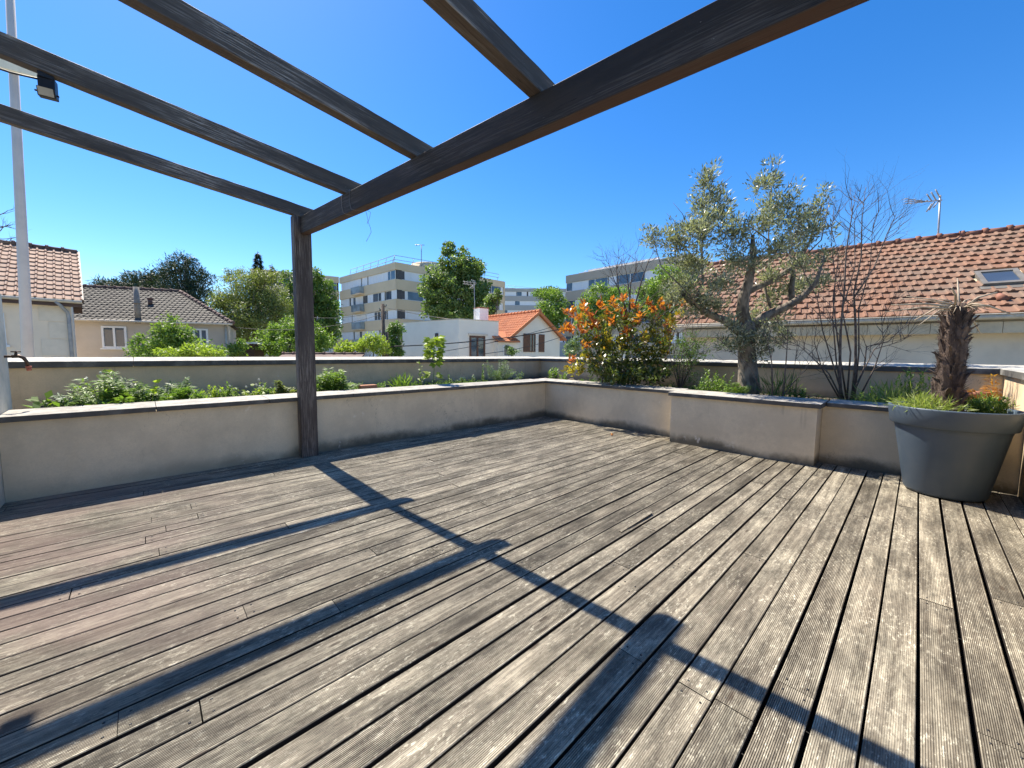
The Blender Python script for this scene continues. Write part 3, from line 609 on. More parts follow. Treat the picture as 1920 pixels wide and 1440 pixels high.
# ------------------------------------------------------------------ pot with palm
PX, PY = 5.25, -0.235
pt = thing('plant_pot', (PX, PY, 0.002), 'big round anthracite plastic pot holding a cut palm trunk', 'plant pot')
m = MB(); m.lathe([(0.0, 0.004), (0.235, 0.004), (0.252, 0.008), (0.264, 0.03), (0.362, 0.628)], (PX, PY, 0.002), 72); m.build('body', 'pot', pt)
m = MB(); m.lathe([(0.36, 0.628), (0.388, 0.626), (0.393, 0.632), (0.413, 0.778), (0.412, 0.788), (0.404, 0.792), (0.384, 0.788), (0.372, 0.70), (0.36, 0.60)], (PX, PY, 0.002), 72); m.build('rim', 'pot', pt)
m = MB(); m.lathe([(0.0, 0.752), (0.2, 0.748), (0.377, 0.735)], (PX, PY, 0.002), 40); m.build('potting_soil', 'soil', pt)
pb = Vector((PX - 0.02, PY + 0.03, 0.74))
pm = thing('palm_trunk', pb, 'shaggy bare palm trunk stump with cut leaf bases and dry stalks', 'palm')
ptop = pb + Vector((0.0, -0.01, 0.97)); m = MB(); path = [pb.lerp(ptop, i / 12) + Vector((R.normal() * .006, R.normal() * .006, 0)) for i in range(13)]
m.tube(path, [0.118, 0.102, 0.086, 0.077, 0.084, 0.074, 0.081, 0.073, 0.079, 0.070, 0.072, 0.060, 0.045], 16)
m.build('trunk', 'palmfibre', pm)
m = MB(); st = MB()
for i in range(84):
    f = (i + random.uniform(-.5, .5)) / 84; a = i * 2.399 + random.uniform(-.5, .5); z = max(0.0, 0.02 + f * 0.84); r0 = (0.106 - 0.032 * min(1, z / 0.3))
    o = Vector((math.cos(a), math.sin(a), 0)); t_ = Vector((-o.y, o.x, 0)); L = random.uniform(0.05, 0.17); out = random.choice((.006, .010, .018, .030, .06))
    if z < 0.16: L *= 1.35; out *= 1.5
    wd = random.uniform(0.016, 0.040); p0 = pb + o * (r0 * 0.88) + Vector((0, 0, z - 0.03)); p1 = p0 + o * (out * 0.35 + 0.010) + Vector((0, 0, L * 0.55)); p2 = p0 + o * (out + 0.012) + t_ * random.gauss(0, .015) + Vector((0, 0, L * random.uniform(.75, 1.05))); th = 0.007
    vs = []
    for p, ww, tt in ((p0, wd, 1.6), (p1, wd * random.uniform(.55, .8), 1.1), (p2, wd * random.uniform(.25, .6), 0.8)):
        vs += [p - t_ * ww - o * th * tt, p + t_ * ww - o * th * tt, p + t_ * ww * 0.8 + o * th * tt, p - t_ * ww * 0.8 + o * th * tt]
    m.idx(vs, [(0, 1, 5, 4), (1, 2, 6, 5), (2, 3, 7, 6), (3, 0, 4, 7), (4, 5, 9, 8), (5, 6, 10, 9), (6, 7, 11, 10), (7, 4, 8, 11), (8, 9, 10, 11)])
m.build('leaf_bases', 'palmfibre', pm)
for i in range(2200):                                 # loose fibre
    a = random.uniform(0, 6.283); z = random.uniform(0.02, 0.93); o = Vector((math.cos(a), math.sin(a), 0)); r0 = 0.10 - 0.02 * min(1, z / 0.3)
    p = pb + o * r0 + Vector((0, 0, z)); st.tube([p, p + o * random.uniform(.008, .03) + Vector((random.gauss(0, .012), random.gauss(0, .012), random.uniform(-.02, .05)))], [0.0016, 0.0006], 3, cap=False)
st.build('fibre', 'palmfibre', pm)
m = MB(); tp_ = ptop + Vector((0, 0, -0.03))
ends = [(1688, 560), (1672, 572), (1660, 585), (1715, 600), (1700, 556), (1735, 590), (1748, 575), (1795, 522), (1785, 540), (1838, 625), (1870, 548), (1905, 592), (1850, 572), (1820, 560), (1722, 610), (1755, 598), (1760, 560)]
for i, (ex, ey) in enumerate(ends):
    e = gd(ex, ey, 3.46 + random.uniform(-0.25, 0.25)); md = tp_.lerp(e, 0.5) + Vector((0, 0, 0.05 if ey > 585 else 0.02)); r = random.uniform(0.005, 0.0095)
    m.tube([tp_ + Vector((random.gauss(0, .03), random.gauss(0, .03), random.uniform(-.05, .02))), md, e], [r * 1.2, r, r * 0.5], 5)
for i in range(40):
    a = random.uniform(0, 6.283); o = Vector((math.cos(a), math.sin(a), 0)); p = tp_ + o * 0.04; e = p + o * random.uniform(.04, .16) + Vector((0, 0, random.uniform(-.06, .07))); m.tube([p, p.lerp(e, .5) + Vector((0, 0, .015)), e], [0.005, 0.004, 0.002], 4)
m.build('dry_stalks', 'drystalk', pm)

# ------------------------------------------------------------------ roofs and houses
def tiles(name, mat, parent, O, U, S, wid, slope, tw, ex, keep=None, h=0.022, th=0.02, nib=False, bond=True, seed=1):
    """interlocking tiles: O eave corner, U along the eave, S up the slope"""
    m = MB(); Nn = U.cross(S).normalized()
    if Nn.z < 0: Nn = -Nn
    prof = [(0, 0), (0.55, 0.0), (0.66, 0.15), (0.74, 1.0), (0.90, 1.0), (1.0, 0.12)]
    rnd = random.Random(seed); nr = int(math.ceil(slope / ex)); nc = int(math.ceil(wid / tw)) + 1
    for r in range(nr):
        s0, s1 = r * ex, min((r + 1) * ex + 0.04, slope)
        for c in range(nc):
            a = c * tw - (tw / 2 if bond and r % 2 else 0)
            if a < -tw * 0.6 or a + tw > wid + tw * 0.6: continue
            mid = (a + tw / 2, (s0 + s1) / 2)
            if keep and not keep(*mid): continue
            j1, j2 = rnd.gauss(0, 0.003), rnd.gauss(0, 0.004); vs = []
            for x, z in prof: vs.append(O + U * (a + x * tw) + S * (s0 + j2) + Nn * (z * h + th + j1))
            for x, z in prof: vs.append(O + U * (a + x * tw) + S * s1 + Nn * (z * h * 0.9 + j1 * 0.3))
            for x, z in prof: vs.append(O + U * (a + x * tw) + S * (s0 + j2 + 0.004) + Nn * (z * h - 0.012))
            q = len(prof)
            fs = [(i, i + 1, q + i + 1, q + i) for i in range(q - 1)] + [(2 * q + i, 2 * q + i + 1, i + 1, i) for i in range(q - 1)]
            fs += [(0, q, 2 * q), (q - 1, 3 * q - 1, 2 * q - 1)]
            m.idx(vs, fs)
    return m.build(name, mat, parent)
def ridge(m, a, b, r=0.10, seg=0.40):
    a, b = Vector(a), Vector(b); L = (b - a).length; n = max(1, int(L / seg))
    for i in range(n):
        p, q = a.lerp(b, i / n), a.lerp(b, (i + 1) / n)
        m.tube([p, p.lerp(q, 0.97)], [r, r * 0.92], 10); m.tube([p + UZ * 0.012 - (q - p) * 0.10, p.lerp(q, 0.12) + UZ * 0.012], [r * 1.22, r * 1.22], 10)
def win(name, parent, o, u, n, s0, s1, z0, z1, n0, frame='white', pane='glass', split=1, fw=0.06, sill=False):
    """a framed window in a wall: frame mesh with a pane child"""
    m = MB(); d0, d1 = n0, n0 + 0.07
    m.obox(o, u, n, s0, s1, d0, d1, z1 - fw, z1); m.obox(o, u, n, s0, s1, d0, d1, z0, z0 + fw)
    xs = [s0 + (s1 - s0) * i / split for i in range(split + 1)]
    for x in xs: m.obox(o, u, n, max(s0, x - fw / 2) if s0 < x < s1 else (s0 if x == s0 else s1 - fw), min(s1, x + fw / 2) if s0 < x < s1 else (s0 + fw if x == s0 else s1), d0 + 0.002, d1 - 0.002, z0 + fw, z1 - fw)
    if sill: m.obox(o, u, n, s0 - 0.06, s1 + 0.06, d0, d1 + 0.06, z0 - 0.07, z0 - 0.002)
    f = m.build(name, frame, parent)
    m = MB(); m.obox(o, u, n, s0 + fw * 0.6, s1 - fw * 0.6, d0 + 0.015, d0 + 0.03, z0 + fw * 0.6, z1 - fw * 0.6); m.build('pane', pane, f)
    return f

# --- the near house on the right
Uh, Nh = fr(-0.6, 0.8).normalized(), fr(-0.8, -0.6).normalized()          # along the eave to the right, out towards the terrace
E0 = fr(11.03, 4.54, 2.06); WH = 10.0; rise, run = 2.46, 4.45; Sh = (-Nh * run + UZ * rise).normalized(); SLh = math.hypot(rise, run)
hs = thing('tiled_house', (E0 + Uh * 5 - Nh * 4).to_tuple()[:2] + (GZ,), 'long low grey house with weathered red tile roof and skylight behind the right parapet', 'house')
m = MB(); m.obox(E0, Uh, Nh, 0.25, WH, -8.6, -0.32, GZ, 1.93)
g0, g1 = E0 + Uh * 0.25 - Nh * 0.32, E0 + Uh * 0.25 - Nh * 8.6; ap = E0 + Uh * 0.25 - Nh * run
m.face([(g0.x, g0.y, 1.93), (g1.x, g1.y, 1.93), (ap.x, ap.y, 2.06 + rise - 0.1)])
m.build('wall', 'housewall', hs)
m = MB(); i = 0; a = 0.25
while a < WH:
    m.obox(E0, Uh, Nh, a + 0.004, min(WH, a + 0.316), -0.319, -0.03, 1.70, 1.915); a += 0.32
m.build('eaves_boards', 'soffit', hs)
m = MB(); gp = [E0 + Uh * x + Nh * 0.05 + UZ * -0.05 for x in (0.0, 3, 6, WH)]
m.tube(gp, 0.058, 12); m.tube([p + Nh * 0.055 + UZ * 0.045 for p in gp], 0.012, 8); m.build('gutter', 'zinc', hs)
m = MB(); Oh = E0 - UZ * 0.035
m.face([Oh, Oh + Uh * WH, Oh + Uh * WH + Sh * SLh, Oh + Sh * SLh]); q = Oh - Nh * 2 * run
m.face([q, q + Uh * WH, Oh + Uh * WH + Sh * SLh, Oh + Sh * SLh]); m.build('roof_deck', 'soffit', hs)
def hit(px, py):
    r = ray(px, py); nn = Uh.cross(Sh); t = (E0 - CAM).dot(nn) / r.dot(nn); p = CAM + r * t - E0; return p.dot(Uh), p.dot(Sh)
k1, k2 = hit(1842, 539), hit(1912, 508)
ka0, ka1, ks0, ks1 = k1[0], k1[0] + 0.62, k1[1], k1[1] + 0.78
rt = tiles('roof_tiles', 'tiles_red', hs, E0 + UZ * 0.0, Uh, Sh, WH, SLh, 0.215, 0.335, keep=lambda a, s: not (ka0 - 0.04 < a < ka1 + 0.04 and ks0 - 0.12 < s < ks1 + 0.1), h=0.027, th=0.038)
m = MB(); ridge(m, E0 + Sh * SLh + UZ * 0.01, E0 + Uh * WH + Sh * SLh + UZ * 0.01, 0.095, 0.41); m.build('ridge_tiles', 'ridge', hs)
m = MB(); Nr = Uh.cross(Sh).normalized(); Nr = Nr if Nr.z > 0 else -Nr
def rp(a, s, n): return E0 + Uh * a + Sh * s + Nr * n
def rbox(m, a0, a1, s0, s1, n0, n1): m.hexa([rp(a0, s0, n0), rp(a1, s0, n0), rp(a1, s1, n0), rp(a0, s1, n0), rp(a0, s0, n1), rp(a1, s0, n1), rp(a1, s1, n1), rp(a0, s1, n1)])
for bx in ((ka0, ka1, ks0, ks0 + .09), (ka0, ka1, ks1 - .09, ks1), (ka0, ka0 + .08, ks0 + .09, ks1 - .09), (ka1 - .08, ka1, ks0 + .09, ks1 - .09)): rbox(m, *bx, 0.0, 0.085)
rbox(m, ka0 - .05, ka1 + .05, ks0 - .16, ks0 - .002, 0.012, 0.03); sk = m.build('skylight', 'winframe', hs)
m = MB(); rbox(m, ka0 + .07, ka1 - .07, ks0 + .08, ks1 - .08, 0.05, 0.062); m.build('pane', 'glass', sk)
m = MB(); va, vs_ = hit(1877, 562); m.tube([rp(va, vs_ - .09, .045), rp(va, vs_ + .16, .03)], [0.085, 0.05], 14); m.build('vent_tile', 'ridge', hs)
# its aerial
md = 11.3; b = gd(1760, 452, md); tpv = gd(1763, 366, md)
an = thing('tv_aerial', b, 'large rake shaped television aerial on a mast above the red tiled roof', 'aerial')
m = MB(); m.tube([b - UZ * 0.5, tpv], 0.022, 8); m.build('mast', 'alu', an)
m = MB(); hd = gd(1740, 378, md)
for dy in (-4.5, 0.0, 5.0):
    e = gd(1697, 377 + dy, md); m.tube([hd, e], 0.012, 6)
    for f in (0.15, 0.4, 0.65, 0.95): c = hd.lerp(e, f); m.tube([c - FW0 * 0.09, c + FW0 * 0.09], 0.006, 5)
m.tube([hd, gd(1766, 375, md)], 0.016, 6); m.build('directors', 'alu', an)
m = MB()
for (x0, y0, x1, y1) in ((1738, 364, 1747, 377), (1746, 360, 1755, 375), (1754, 355, 1762, 370), (1747, 382, 1737, 397), (1752, 379, 1742, 394), (1761, 376, 1750, 389)): m.tube([gd(x0, y0, md), gd(x1, y1, md)], 0.016, 6)
m.build('reflector', 'alu', an)

# --- cream house with brown roof, far left
U1 = fr(0.74, 0.67).normalized(); N1 = fr(-0.67, 0.74).normalized(); E1 = fr(14, -15.4, 2.95)
l1 = thing('cream_house', E1.to_tuple()[:2] + (GZ,), 'cream house with sunlit brown tile roof at the left picture edge', 'house')
W1 = 9.0; O1 = E1 - U1 * W1; run1, rise1 = 3.45, 2.25; S1 = (-N1 * run1 + UZ * rise1).normalized(); SL1 = math.hypot(run1, rise1)
m = MB(); m.obox(O1, U1, N1, 0, W1 - 0.28, -6.5, -0.32, GZ, 2.82)
ga, gb = E1 - U1 * 0.28 - N1 * 0.32, E1 - U1 * 0.28 - N1 * 6.5; gc = E1 - U1 * 0.28 - N1 * run1
m.face([(ga.x, ga.y, 2.82), (gb.x, gb.y, 2.82), (gc.x, gc.y, 2.95 + rise1 - .15)]); m.build('wall', 'l1wall', l1)
m = MB(); m.obox(O1, U1, N1, 0, W1, -0.34, -0.02, 2.74, 2.86); m.build('fascia', 'darktrim', l1)
m = MB(); m.tube([O1 + N1 * .05 - UZ * .05, E1 + N1 * .05 - UZ * .05], 0.06, 10); m.build('gutter', 'zinc', l1)
m = MB(); c = E1 - U1 * 0.62; m.tube([c + N1 * .05 - UZ * .08, c - N1 * .0 - UZ * .2 + U1 * 0.1, c - N1 * .25 - UZ * .42 + U1 * .25, c - N1 * .26 - UZ * .6 + U1 * .27, Vector(((c - N1 * .26 + U1 * .27).x, (c - N1 * .26 + U1 * .27).y, GZ))], 0.05, 10); m.build('downpipe', 'alu', l1)
m = MB(); q = O1 - UZ * .03; m.face([q, q + U1 * W1, q + U1 * W1 + S1 * SL1, q + S1 * SL1]); q2 = q - N1 * 2 * run1; m.face([q2, q2 + U1 * W1, q + U1 * W1 + S1 * SL1, q + S1 * SL1]); m.build('roof_deck', 'darktrim', l1)
tiles('roof_tiles', 'tiles_brown', l1, O1, U1, S1, W1, SL1, 0.21, 0.34, h=0.04, th=0.035, bond=False)
m = MB(); ridge(m, O1 + S1 * SL1, E1 + S1 * SL1, 0.11, 0.4); m.build('ridge_tiles', 'ridgedark', l1)
m = MB(); m.bar(E1 - UZ * .02 + U1 * .02, E1 + S1 * SL1 - UZ * .02 + U1 * .02, 0.05, 0.14); m.build('verge_board', 'darktrim', l1)
a = (gd(18, 600, 15.8) - O1).dot(U1); win('window', l1, O1, U1, N1, a - 1.3, a + 0.25, 1.35, 2.4, -0.33, split=1, sill=True, pane='blind')
m = MB()
for k in range(5): m.obox(O1, U1, N1, W1 - 0.28 - (0.55 if k % 2 else 0.75), W1 - 0.28, -0.325, -0.30, -0.2 + k * .6, 0.37 + k * .6)
m.build('quoins', 'housewall', l1)

# --- tan house with grey hipped roof
U2 = fr(0.36, 0.93).normalized(); N2 = fr(-0.93, 0.36).normalized(); E2 = fr(22, -15.8, 2.74); W2 = 9.5; O2 = E2 - U2 * W2
run2, rise2, hip = 4.3, 2.12, 3.8; S2 = (-N2 * run2 + UZ * rise2).normalized(); SL2 = math.hypot(run2, rise2)
l2 = thing('tan_house', E2.to_tuple()[:2] + (GZ,), 'tan bungalow with grey tiled hipped roof and two white windows', 'house')
SK = fr(0.84, -0.54)
m = MB(); w4 = [O2 - U2 - N2 * .3, E2 - U2 * .3 - N2 * .3, E2 - U2 * .3 - N2 * .3 + SK * 7.6, O2 - U2 - N2 * .3 + SK * 7.6]
m.hexa([(p.x, p.y, GZ) for p in w4] + [(p.x, p.y, 2.66) for p in w4]); m.build('wall', 'l2wall', l2)
m = MB(); q = O2 - UZ * .03; qe = q + U2 * W2; rr = q + U2 * (W2 - hip) + S2 * SL2; rl = q + S2 * SL2 - U2; bk = qe + SK * 8.2
m.face([q - U2, qe, rr, rl]); m.face([qe, bk, rr]); m.face([bk, q - N2 * 2 * run2 - U2, rl, rr]); m.build('roof_deck', 'tiles_grey', l2)
tiles('roof_tiles', 'tiles_grey', l2, O2 - U2 * 1.0, U2, S2, W2 + 1.0, SL2, 0.24, 0.34, keep=lambda a, s: a - 1.0 < W2 - hip * s / SL2 - 0.02, h=0.035, th=0.035, bond=False, seed=5)
m = MB(); ridge(m, rl + UZ * .06, rr + UZ * .06, 0.11, 0.42); ridge(m, qe + UZ * .05, rr + UZ * .06, 0.10, 0.42); m.build('ridge_tiles', 'ridgedark', l2)
m = MB(); m.tube([O2 - U2 + N2 * .05 - UZ * .05, E2 + N2 * .05 - UZ * .05], 0.06, 8); c = E2 - U2 * .4 - N2 * .22; m.tube([c + UZ * -.1, Vector((c.x, c.y, GZ))], 0.05, 8); m.build('gutter', 'zinc', l2)
def s_on(o, u, nrmv, px, py, off=0.0):
    r = ray(px, py); t = (o + nrmv * off - CAM).dot(nrmv) / r.dot(nrmv); p = CAM + r * t - o; return p.dot(u), (CAM + r * t).z
for x0, y0, x1, y1 in ((190, 611, 240, 653), (362, 616, 392, 652)):
    a, z1 = s_on(O2, U2, N2, x0, y0, -.3); b_, z0 = s_on(O2, U2, N2, x1, y1, -.3); win('window', l2, O2, U2, N2, a, b_, z0, z1, -0.31, split=2, sill=True, fw=0.09)
m = MB(); fa, fs_ = None, None
nn2 = U2.cross(S2); r_ = ray(259, 596); t_ = (O2 - CAM).dot(nn2) / r_.dot(nn2); c = CAM + r_ * t_
m.tube([c - UZ * 0.3, c + UZ * 1.62], 0.125, 10); m.tube([c + UZ * 0.75, c + UZ * 0.8], 0.2, 10); m.build('flue', 'flue', l2)
r_ = ray(282, 571); t_ = (O2 - CAM).dot(nn2) / r_.dot(nn2); c = CAM + r_ * t_; m = MB(); m.tube([c, c + UZ * .3], 0.1, 8); m.tube([c + UZ * .3, c + UZ * .36], 0.15, 8); m.build('roof_vent', 'ridgedark', l2)

# --- white house with flat roofed wing and orange gable
wh = thing('white_house', fr(27, -3, GZ), 'white house with flat roofed wing, orange tiled gable and brown shutters', 'house')
zt = 3.42; Cc, Rr, Ll = fr(26, -3.59), fr(28.0, -1.0), fr(29.9, -8.46); Bk = fr(32.5, -4.0)
m = MB(); loop = [Ll, Cc, Rr, Bk]
m.hexa([(p.x, p.y, GZ) for p in loop] + [(p.x, p.y, zt) for p in loop])
m.build('flat_wing', 'whitehouse', wh)
Uc = (Rr - Cc).normalized(); Nc = Uc.cross(UZ); Nc = Nc if Nc.dot(Cc) < 0 else -Nc
Ul = (Cc - Ll).normalized(); Nl = Ul.cross(UZ); Nl = Nl if Nl.dot(Cc) < 0 else -Nl
m = MB(); m.obox(Ll, Ul, Nl, -.03, (Cc - Ll).length + .03, -.25, .03, zt, zt + .05); m.obox(Cc, Uc, Nc, .03, (Rr - Cc).length + .03, -.25, .03, zt + .002, zt + .052); m.build('roof_edge', 'zinc', wh)
a, z1 = s_on(Cc, Uc, Nc, 880, 627); b_, _ = s_on(Cc, Uc, Nc, 909, 627); z1 = 2.35
win('door', wh, Cc, Uc, Nc, a, b_, 0.15, z1, 0.0, frame='shutterwood', split=2, fw=0.12)
m = MB(); m.obox(Cc, Uc, Nc, a - .1, b_ + .2, 0.0, 0.09, z1 + .03, z1 + .17); m.build('lintel', 'housewall', wh)
a, z1 = s_on(Ll, Ul, Nl, 817, 625); b_, z0 = s_on(Ll, Ul, Nl, 822, 649); win('slit_window', wh, Ll, Ul, Nl, a, b_, z0, z1, 0.0, frame='darktrim', fw=0.05)
Ug, Ng = fr(0.62, 0.78).normalized(), fr(-0.78, 0.62).normalized(); AP = fr(30, 1.86, 4.36); gw = 2.55
AP0 = Vector((AP.x, AP.y, 0))
m = MB(); zc = 2.42; L_, R_ = AP0 - Ug * gw, AP0 + Ug * gw
fl_ = [(L_.x, L_.y, GZ), (R_.x, R_.y, GZ), (R_.x, R_.y, zc), (AP.x, AP.y, 4.26), (L_.x, L_.y, zc)]; d_ = -Ng * 8
m.face(fl_); m.face([tuple(Vector(p) + d_) for p in reversed(fl_)])
for i in range(5): p, q = Vector(fl_[i]), Vector(fl_[(i + 1) % 5]); m.face([q, p, p + d_, q + d_])
m.build('gable_wall', 'whitehouse', wh)
for sgn in (-1, 1):
    ev = AP0 + Ug * sgn * 2.92 + UZ * 2.28 + Ng * 0.35; apx = AP + Ng * 0.35; S_ = (apx - ev); sl_ = S_.length; S_.normalize()
    o_ = ev if sgn > 0 else ev - Ng * 8.6
    uu = -Ng if sgn > 0 else Ng
    m = MB(); q = o_ - UZ * .06; m.hexa([q, q + uu * 8.6, q + uu * 8.6 + S_ * sl_, q + S_ * sl_, q + UZ * .05, q + uu * 8.6 + UZ * .05, q + uu * 8.6 + S_ * sl_ + UZ * .05, q + S_ * sl_ + UZ * .05]); m.build('roof_deck', 'tiles_orange', wh)
    tiles('roof_tiles', 'tiles_orange', wh, o_ + UZ * .01, uu, S_, 8.6, sl_, 0.24, 0.36, h=0.035, th=0.03, bond=False, seed=8)
    m = MB(); m.bar(ev - UZ * .06 + Ng * .02, apx - UZ * .06 + Ng * .02, 0.06, 0.2); m.build('verge_board', 'tiles_orange', wh)
m = MB(); ridge(m, AP + Ng * .35 + UZ * .05, AP - Ng * 8.2 + UZ * .05, 0.12, 0.42); m.build('ridge_tiles', 'tiles_orange', wh)
a, z1 = s_on(L_, Ug, Ng, 992, 626); b_, z0 = s_on(L_, Ug, Ng, 1003, 660); wn = win('window', wh, L_, Ug, Ng, a, b_, z0, z1, 0.0, frame='shutterwood', split=2, fw=0.08)
for x0, x1 in ((981, 992), (1010, 1020)):
    a2, _ = s_on(L_, Ug, Ng, x0, 640); b2, _ = s_on(L_, Ug, Ng, x1, 640); m = MB(); m.obox(L_, Ug, Ng, a2, b2, 0.02, 0.07, z0, z1); m.obox(L_, Ug, Ng, a2 + .05, b2 - .05, 0.07, 0.085, z0 + .25, z0 + .33); m.obox(L_, Ug, Ng, a2 + .05, b2 - .05, 0.07, 0.085, z1 - .33, z1 - .25); m.build('shutter', 'shutterwood', wh)
sd_o = L_ - Ng * 8; a, z1 = s_on(Cc, Uc, Nc, 931, 638)
lo = fr(27.6, -0.75); m = MB(); m.obox(lo, Ug, Ng, -0.35, 1.6, -1.6, 0.0, GZ, 1.95); m.build('side_porch', 'whitehouse', wh)
m = MB(); q0 = lo - Ug * .5 + Ng * .25; m.hexa([(q0 + UZ * 1.96), (q0 + Ug * 2.0 + UZ * 1.96), (q0 + Ug * 2.0 - Ng * 1.5 + UZ * 2.7), (q0 - Ng * 1.5 + UZ * 2.7), (q0 + UZ * 2.06), (q0 + Ug * 2.0 + UZ * 2.06), (q0 + Ug * 2.0 - Ng * 1.5 + UZ * 2.8), (q0 - Ng * 1.5 + UZ * 2.8)]); m.build('porch_roof', 'tiles_orange', wh)
win('small_window', wh, lo, Ug, Ng, 0.1, 0.8, 0.95, 1.75, 0.0, frame='white', fw=0.07)
ch = gd(902, 600, 31.5); m = MB(); m.obox(Vector((ch.x, ch.y, 0)), Ug, Ng, -.42, .42, -.42, .42, 2.6, 4.72); m.build('chimney', 'white', wh)
m = MB(); m.obox(Vector((ch.x, ch.y, 0)), Ug, Ng, -.46, .46, -.46, .46, 4.72, 4.8); m.build('chimney_cap', 'ridge', wh)
b = gd(891, 598, 31.2); an = thing('tv_aerial', b, 'thin television aerial on a mast beside the white chimney', 'aerial')
m = MB(); m.tube([b - UZ * .5, gd(889, 530, 31.2)], 0.03, 6); m.build('mast', 'alu', an)
m = MB()
for y in (530, 534): m.tube([gd(890, y, 31.2), gd(868, y - 2, 31.2)], 0.022, 5)
for x, y in ((870, 529), (876, 530), (882, 531)): m.tube([gd(x, y - 3, 31), gd(x + 2, y + 5, 31.4)], 0.018, 5)
for k in range(3): m.tube([gd(884 + 3 * k, 524 + k, 31.2), gd(889 + k * 2, 532, 31.2)], 0.022, 5); m.tube([gd(889 + k, 533, 31.2), gd(880 + 3 * k, 541, 31.2)], 0.022, 5)
m.build('elements', 'alu', an)

# --- apartment blocks
def facade(t, A, B, zt, floors, seed, wm, wide, s_start=0.0, weights=(5, 3, 2), balcony=None, brown=(), deep=9.0, par=1.0, wh_=1.3, fl=2.75, core=True):
    rnd = random.Random(seed); A, B = Vector((A.x, A.y, 0)), Vector((B.x, B.y, 0)); L = (B - A).length; u = (B - A).normalized(); n = u.cross(UZ); n = n if n.dot(A) < 0 else -n
    m = MB(); m.obox(A, u, n, s_start, L, -0.28, 0, zt - par, zt)
    for k in range(floors):
        z1 = zt - par - k * fl - wh_; z0 = z1 - (fl - wh_) if k < floors - 1 else GZ; m.obox(A, u, n, s_start, L, -0.28, 0, z0, z1)
    m.build('spandrels', wm, t)
    if core: m = MB(); m.obox(A, u, n, 0.3, L - 0.05, -deep, -0.285, GZ, zt - 0.3); m.build('core', 'aptdark', t)
    for k in range(floors):
        z1 = zt - par - k * fl - 0.02; z0 = z1 - wh_ + 0.04; s = max(s_start, 0.05)
        while s < L - 0.4:
            wdt = rnd.choice(wide); e = min(L - 0.05, s + wdt); mid = (s + e) / 2
            if any(a <= mid <= b for a, b in brown): kind = 3
            else: kind = rnd.choices((0, 1, 2), weights)[0]
            if kind == 2: s += rnd.uniform(0.15, 0.45); continue
            m = MB(); pm_ = ('blind', 'glass', None, 'brownpanel')[kind]
            m.obox(A, u, n, s + .03, e - .03, -0.2, -0.15, z0 + .03, z1 - .03); m.mat(1)
            for xa, xb in ((s, s + .05), (e - .05, e)): m.obox(A, u, n, xa, xb, -.22, -.12, z0, z1)
            m.obox(A, u, n, s + .05, e - .05, -.22, -.12, z0, z0 + .05); m.obox(A, u, n, s + .05, e - .05, -.22, -.12, z1 - .05, z1)
            m.build('window' if kind != 3 else 'facade_panel', [pm_, 'white' if kind != 3 else 'brownpanel'], t); s = e
    if balcony:
        for k in range(floors - 1):
            z = zt - par - k * fl - wh_; m = MB(); s = balcony * L; w2 = 1.5
            m.obox(A, u, n, s - w2, s + w2, 0.0, 0.75, z - 1.35, z - 1.2); m.mat(1)
            m.obox(A, u, n, s - w2, s + w2, 0.68, 0.72, z - 1.15, z - 0.1); m.obox(A, u, n, s - w2, s - w2 + .04, 0.02, 0.68, z - 1.15, z - .1); m.obox(A, u, n, s + w2 - .04, s + w2, 0.02, 0.68, z - 1.15, z - .1)
            m.build('balcony', [wm, 'glassblue'], t)
    return A, u, n, L
def rail(t, pts, h=1.05, inset=0.0, name='roof_railing'):
    m = MB()
    for a, b in zip(pts, pts[1:]):
        L = (b - a).length; k = max(1, int(L / 2.2)); d = (b - a).normalized(); o = d.cross(UZ) * inset
        for hh in (h * .45, h): m.tube([a + UZ * hh, b + UZ * hh], 0.045, 4)
        for i in range(k + 1): p = a.lerp(b, i / k); m.tube([p - d * 0.35, p + UZ * h], 0.04, 4)
    m.build(name, 'railing', t)
CA, LA, RA = gd(741, 491, 55), gd(636, 520, 67), gd(947, 526, 69.4); ZA = CA.z
ab = thing('apartment_block', Vector((CA.x, CA.y, GZ)), 'beige apartment block with white shuttered window bands left of the big round tree', 'building', 'beige apartment blocks on the hill')
facade(ab, LA, CA, ZA, 5, 11, 'aptbeige', (0.8, 0.9, 1.2, 1.6), weights=(7, 2, 2), balcony=0.40)
facade(ab, CA, RA, ZA, 5, 12, 'aptbeige', (1.6, 2.2, 2.6), s_start=0.285, weights=(8, 2, 1), brown=((6.6, 8.4),))
u = (CA - LA).normalized(); u2 = (RA - CA).normalized(); bk = RA + u * -9.0
m = MB(); tl = [LA, CA, RA, RA - u * 11, LA + u2 * 9]; zz = ZA - 0.32
m.face([(p.x, p.y, zz) for p in tl]); m.build('roof', 'aptbeige', ab)
m = MB(); A_ = Vector((RA.x, RA.y, 0)); ue = -u; ne = u2; m.obox(A_, ue, ne, 0.0, 11, -.3, 0.004, GZ, ZA); m.build('end_wall', 'aptbeige', ab)
i1 = u2 * 0.6 - u * 0.6
rail(ab, [Vector((p.x, p.y, ZA)) for p in (LA + u * 3 + u2 * .6, CA - u * .6 + u2 * .3, CA + u2 * 9)])
rail(ab, [Vector((p.x, p.y, ZA)) for p in (RA - u2 * 7.5, RA - u2 * 1.5)])
dr = gd(803, 500, 63); m = MB(); m.lathe([(0, 3.2), (2.6, 3.2), (2.6, 0)], (dr.x, dr.y, ZA - 1.9), 24); m.build('roof_drum', 'aptbeige', ab)
b = gd(790, 492, 60); an = thing('tv_aerial', b, 'thin flat aerial on a tall mast on top of the beige apartment block', 'aerial')
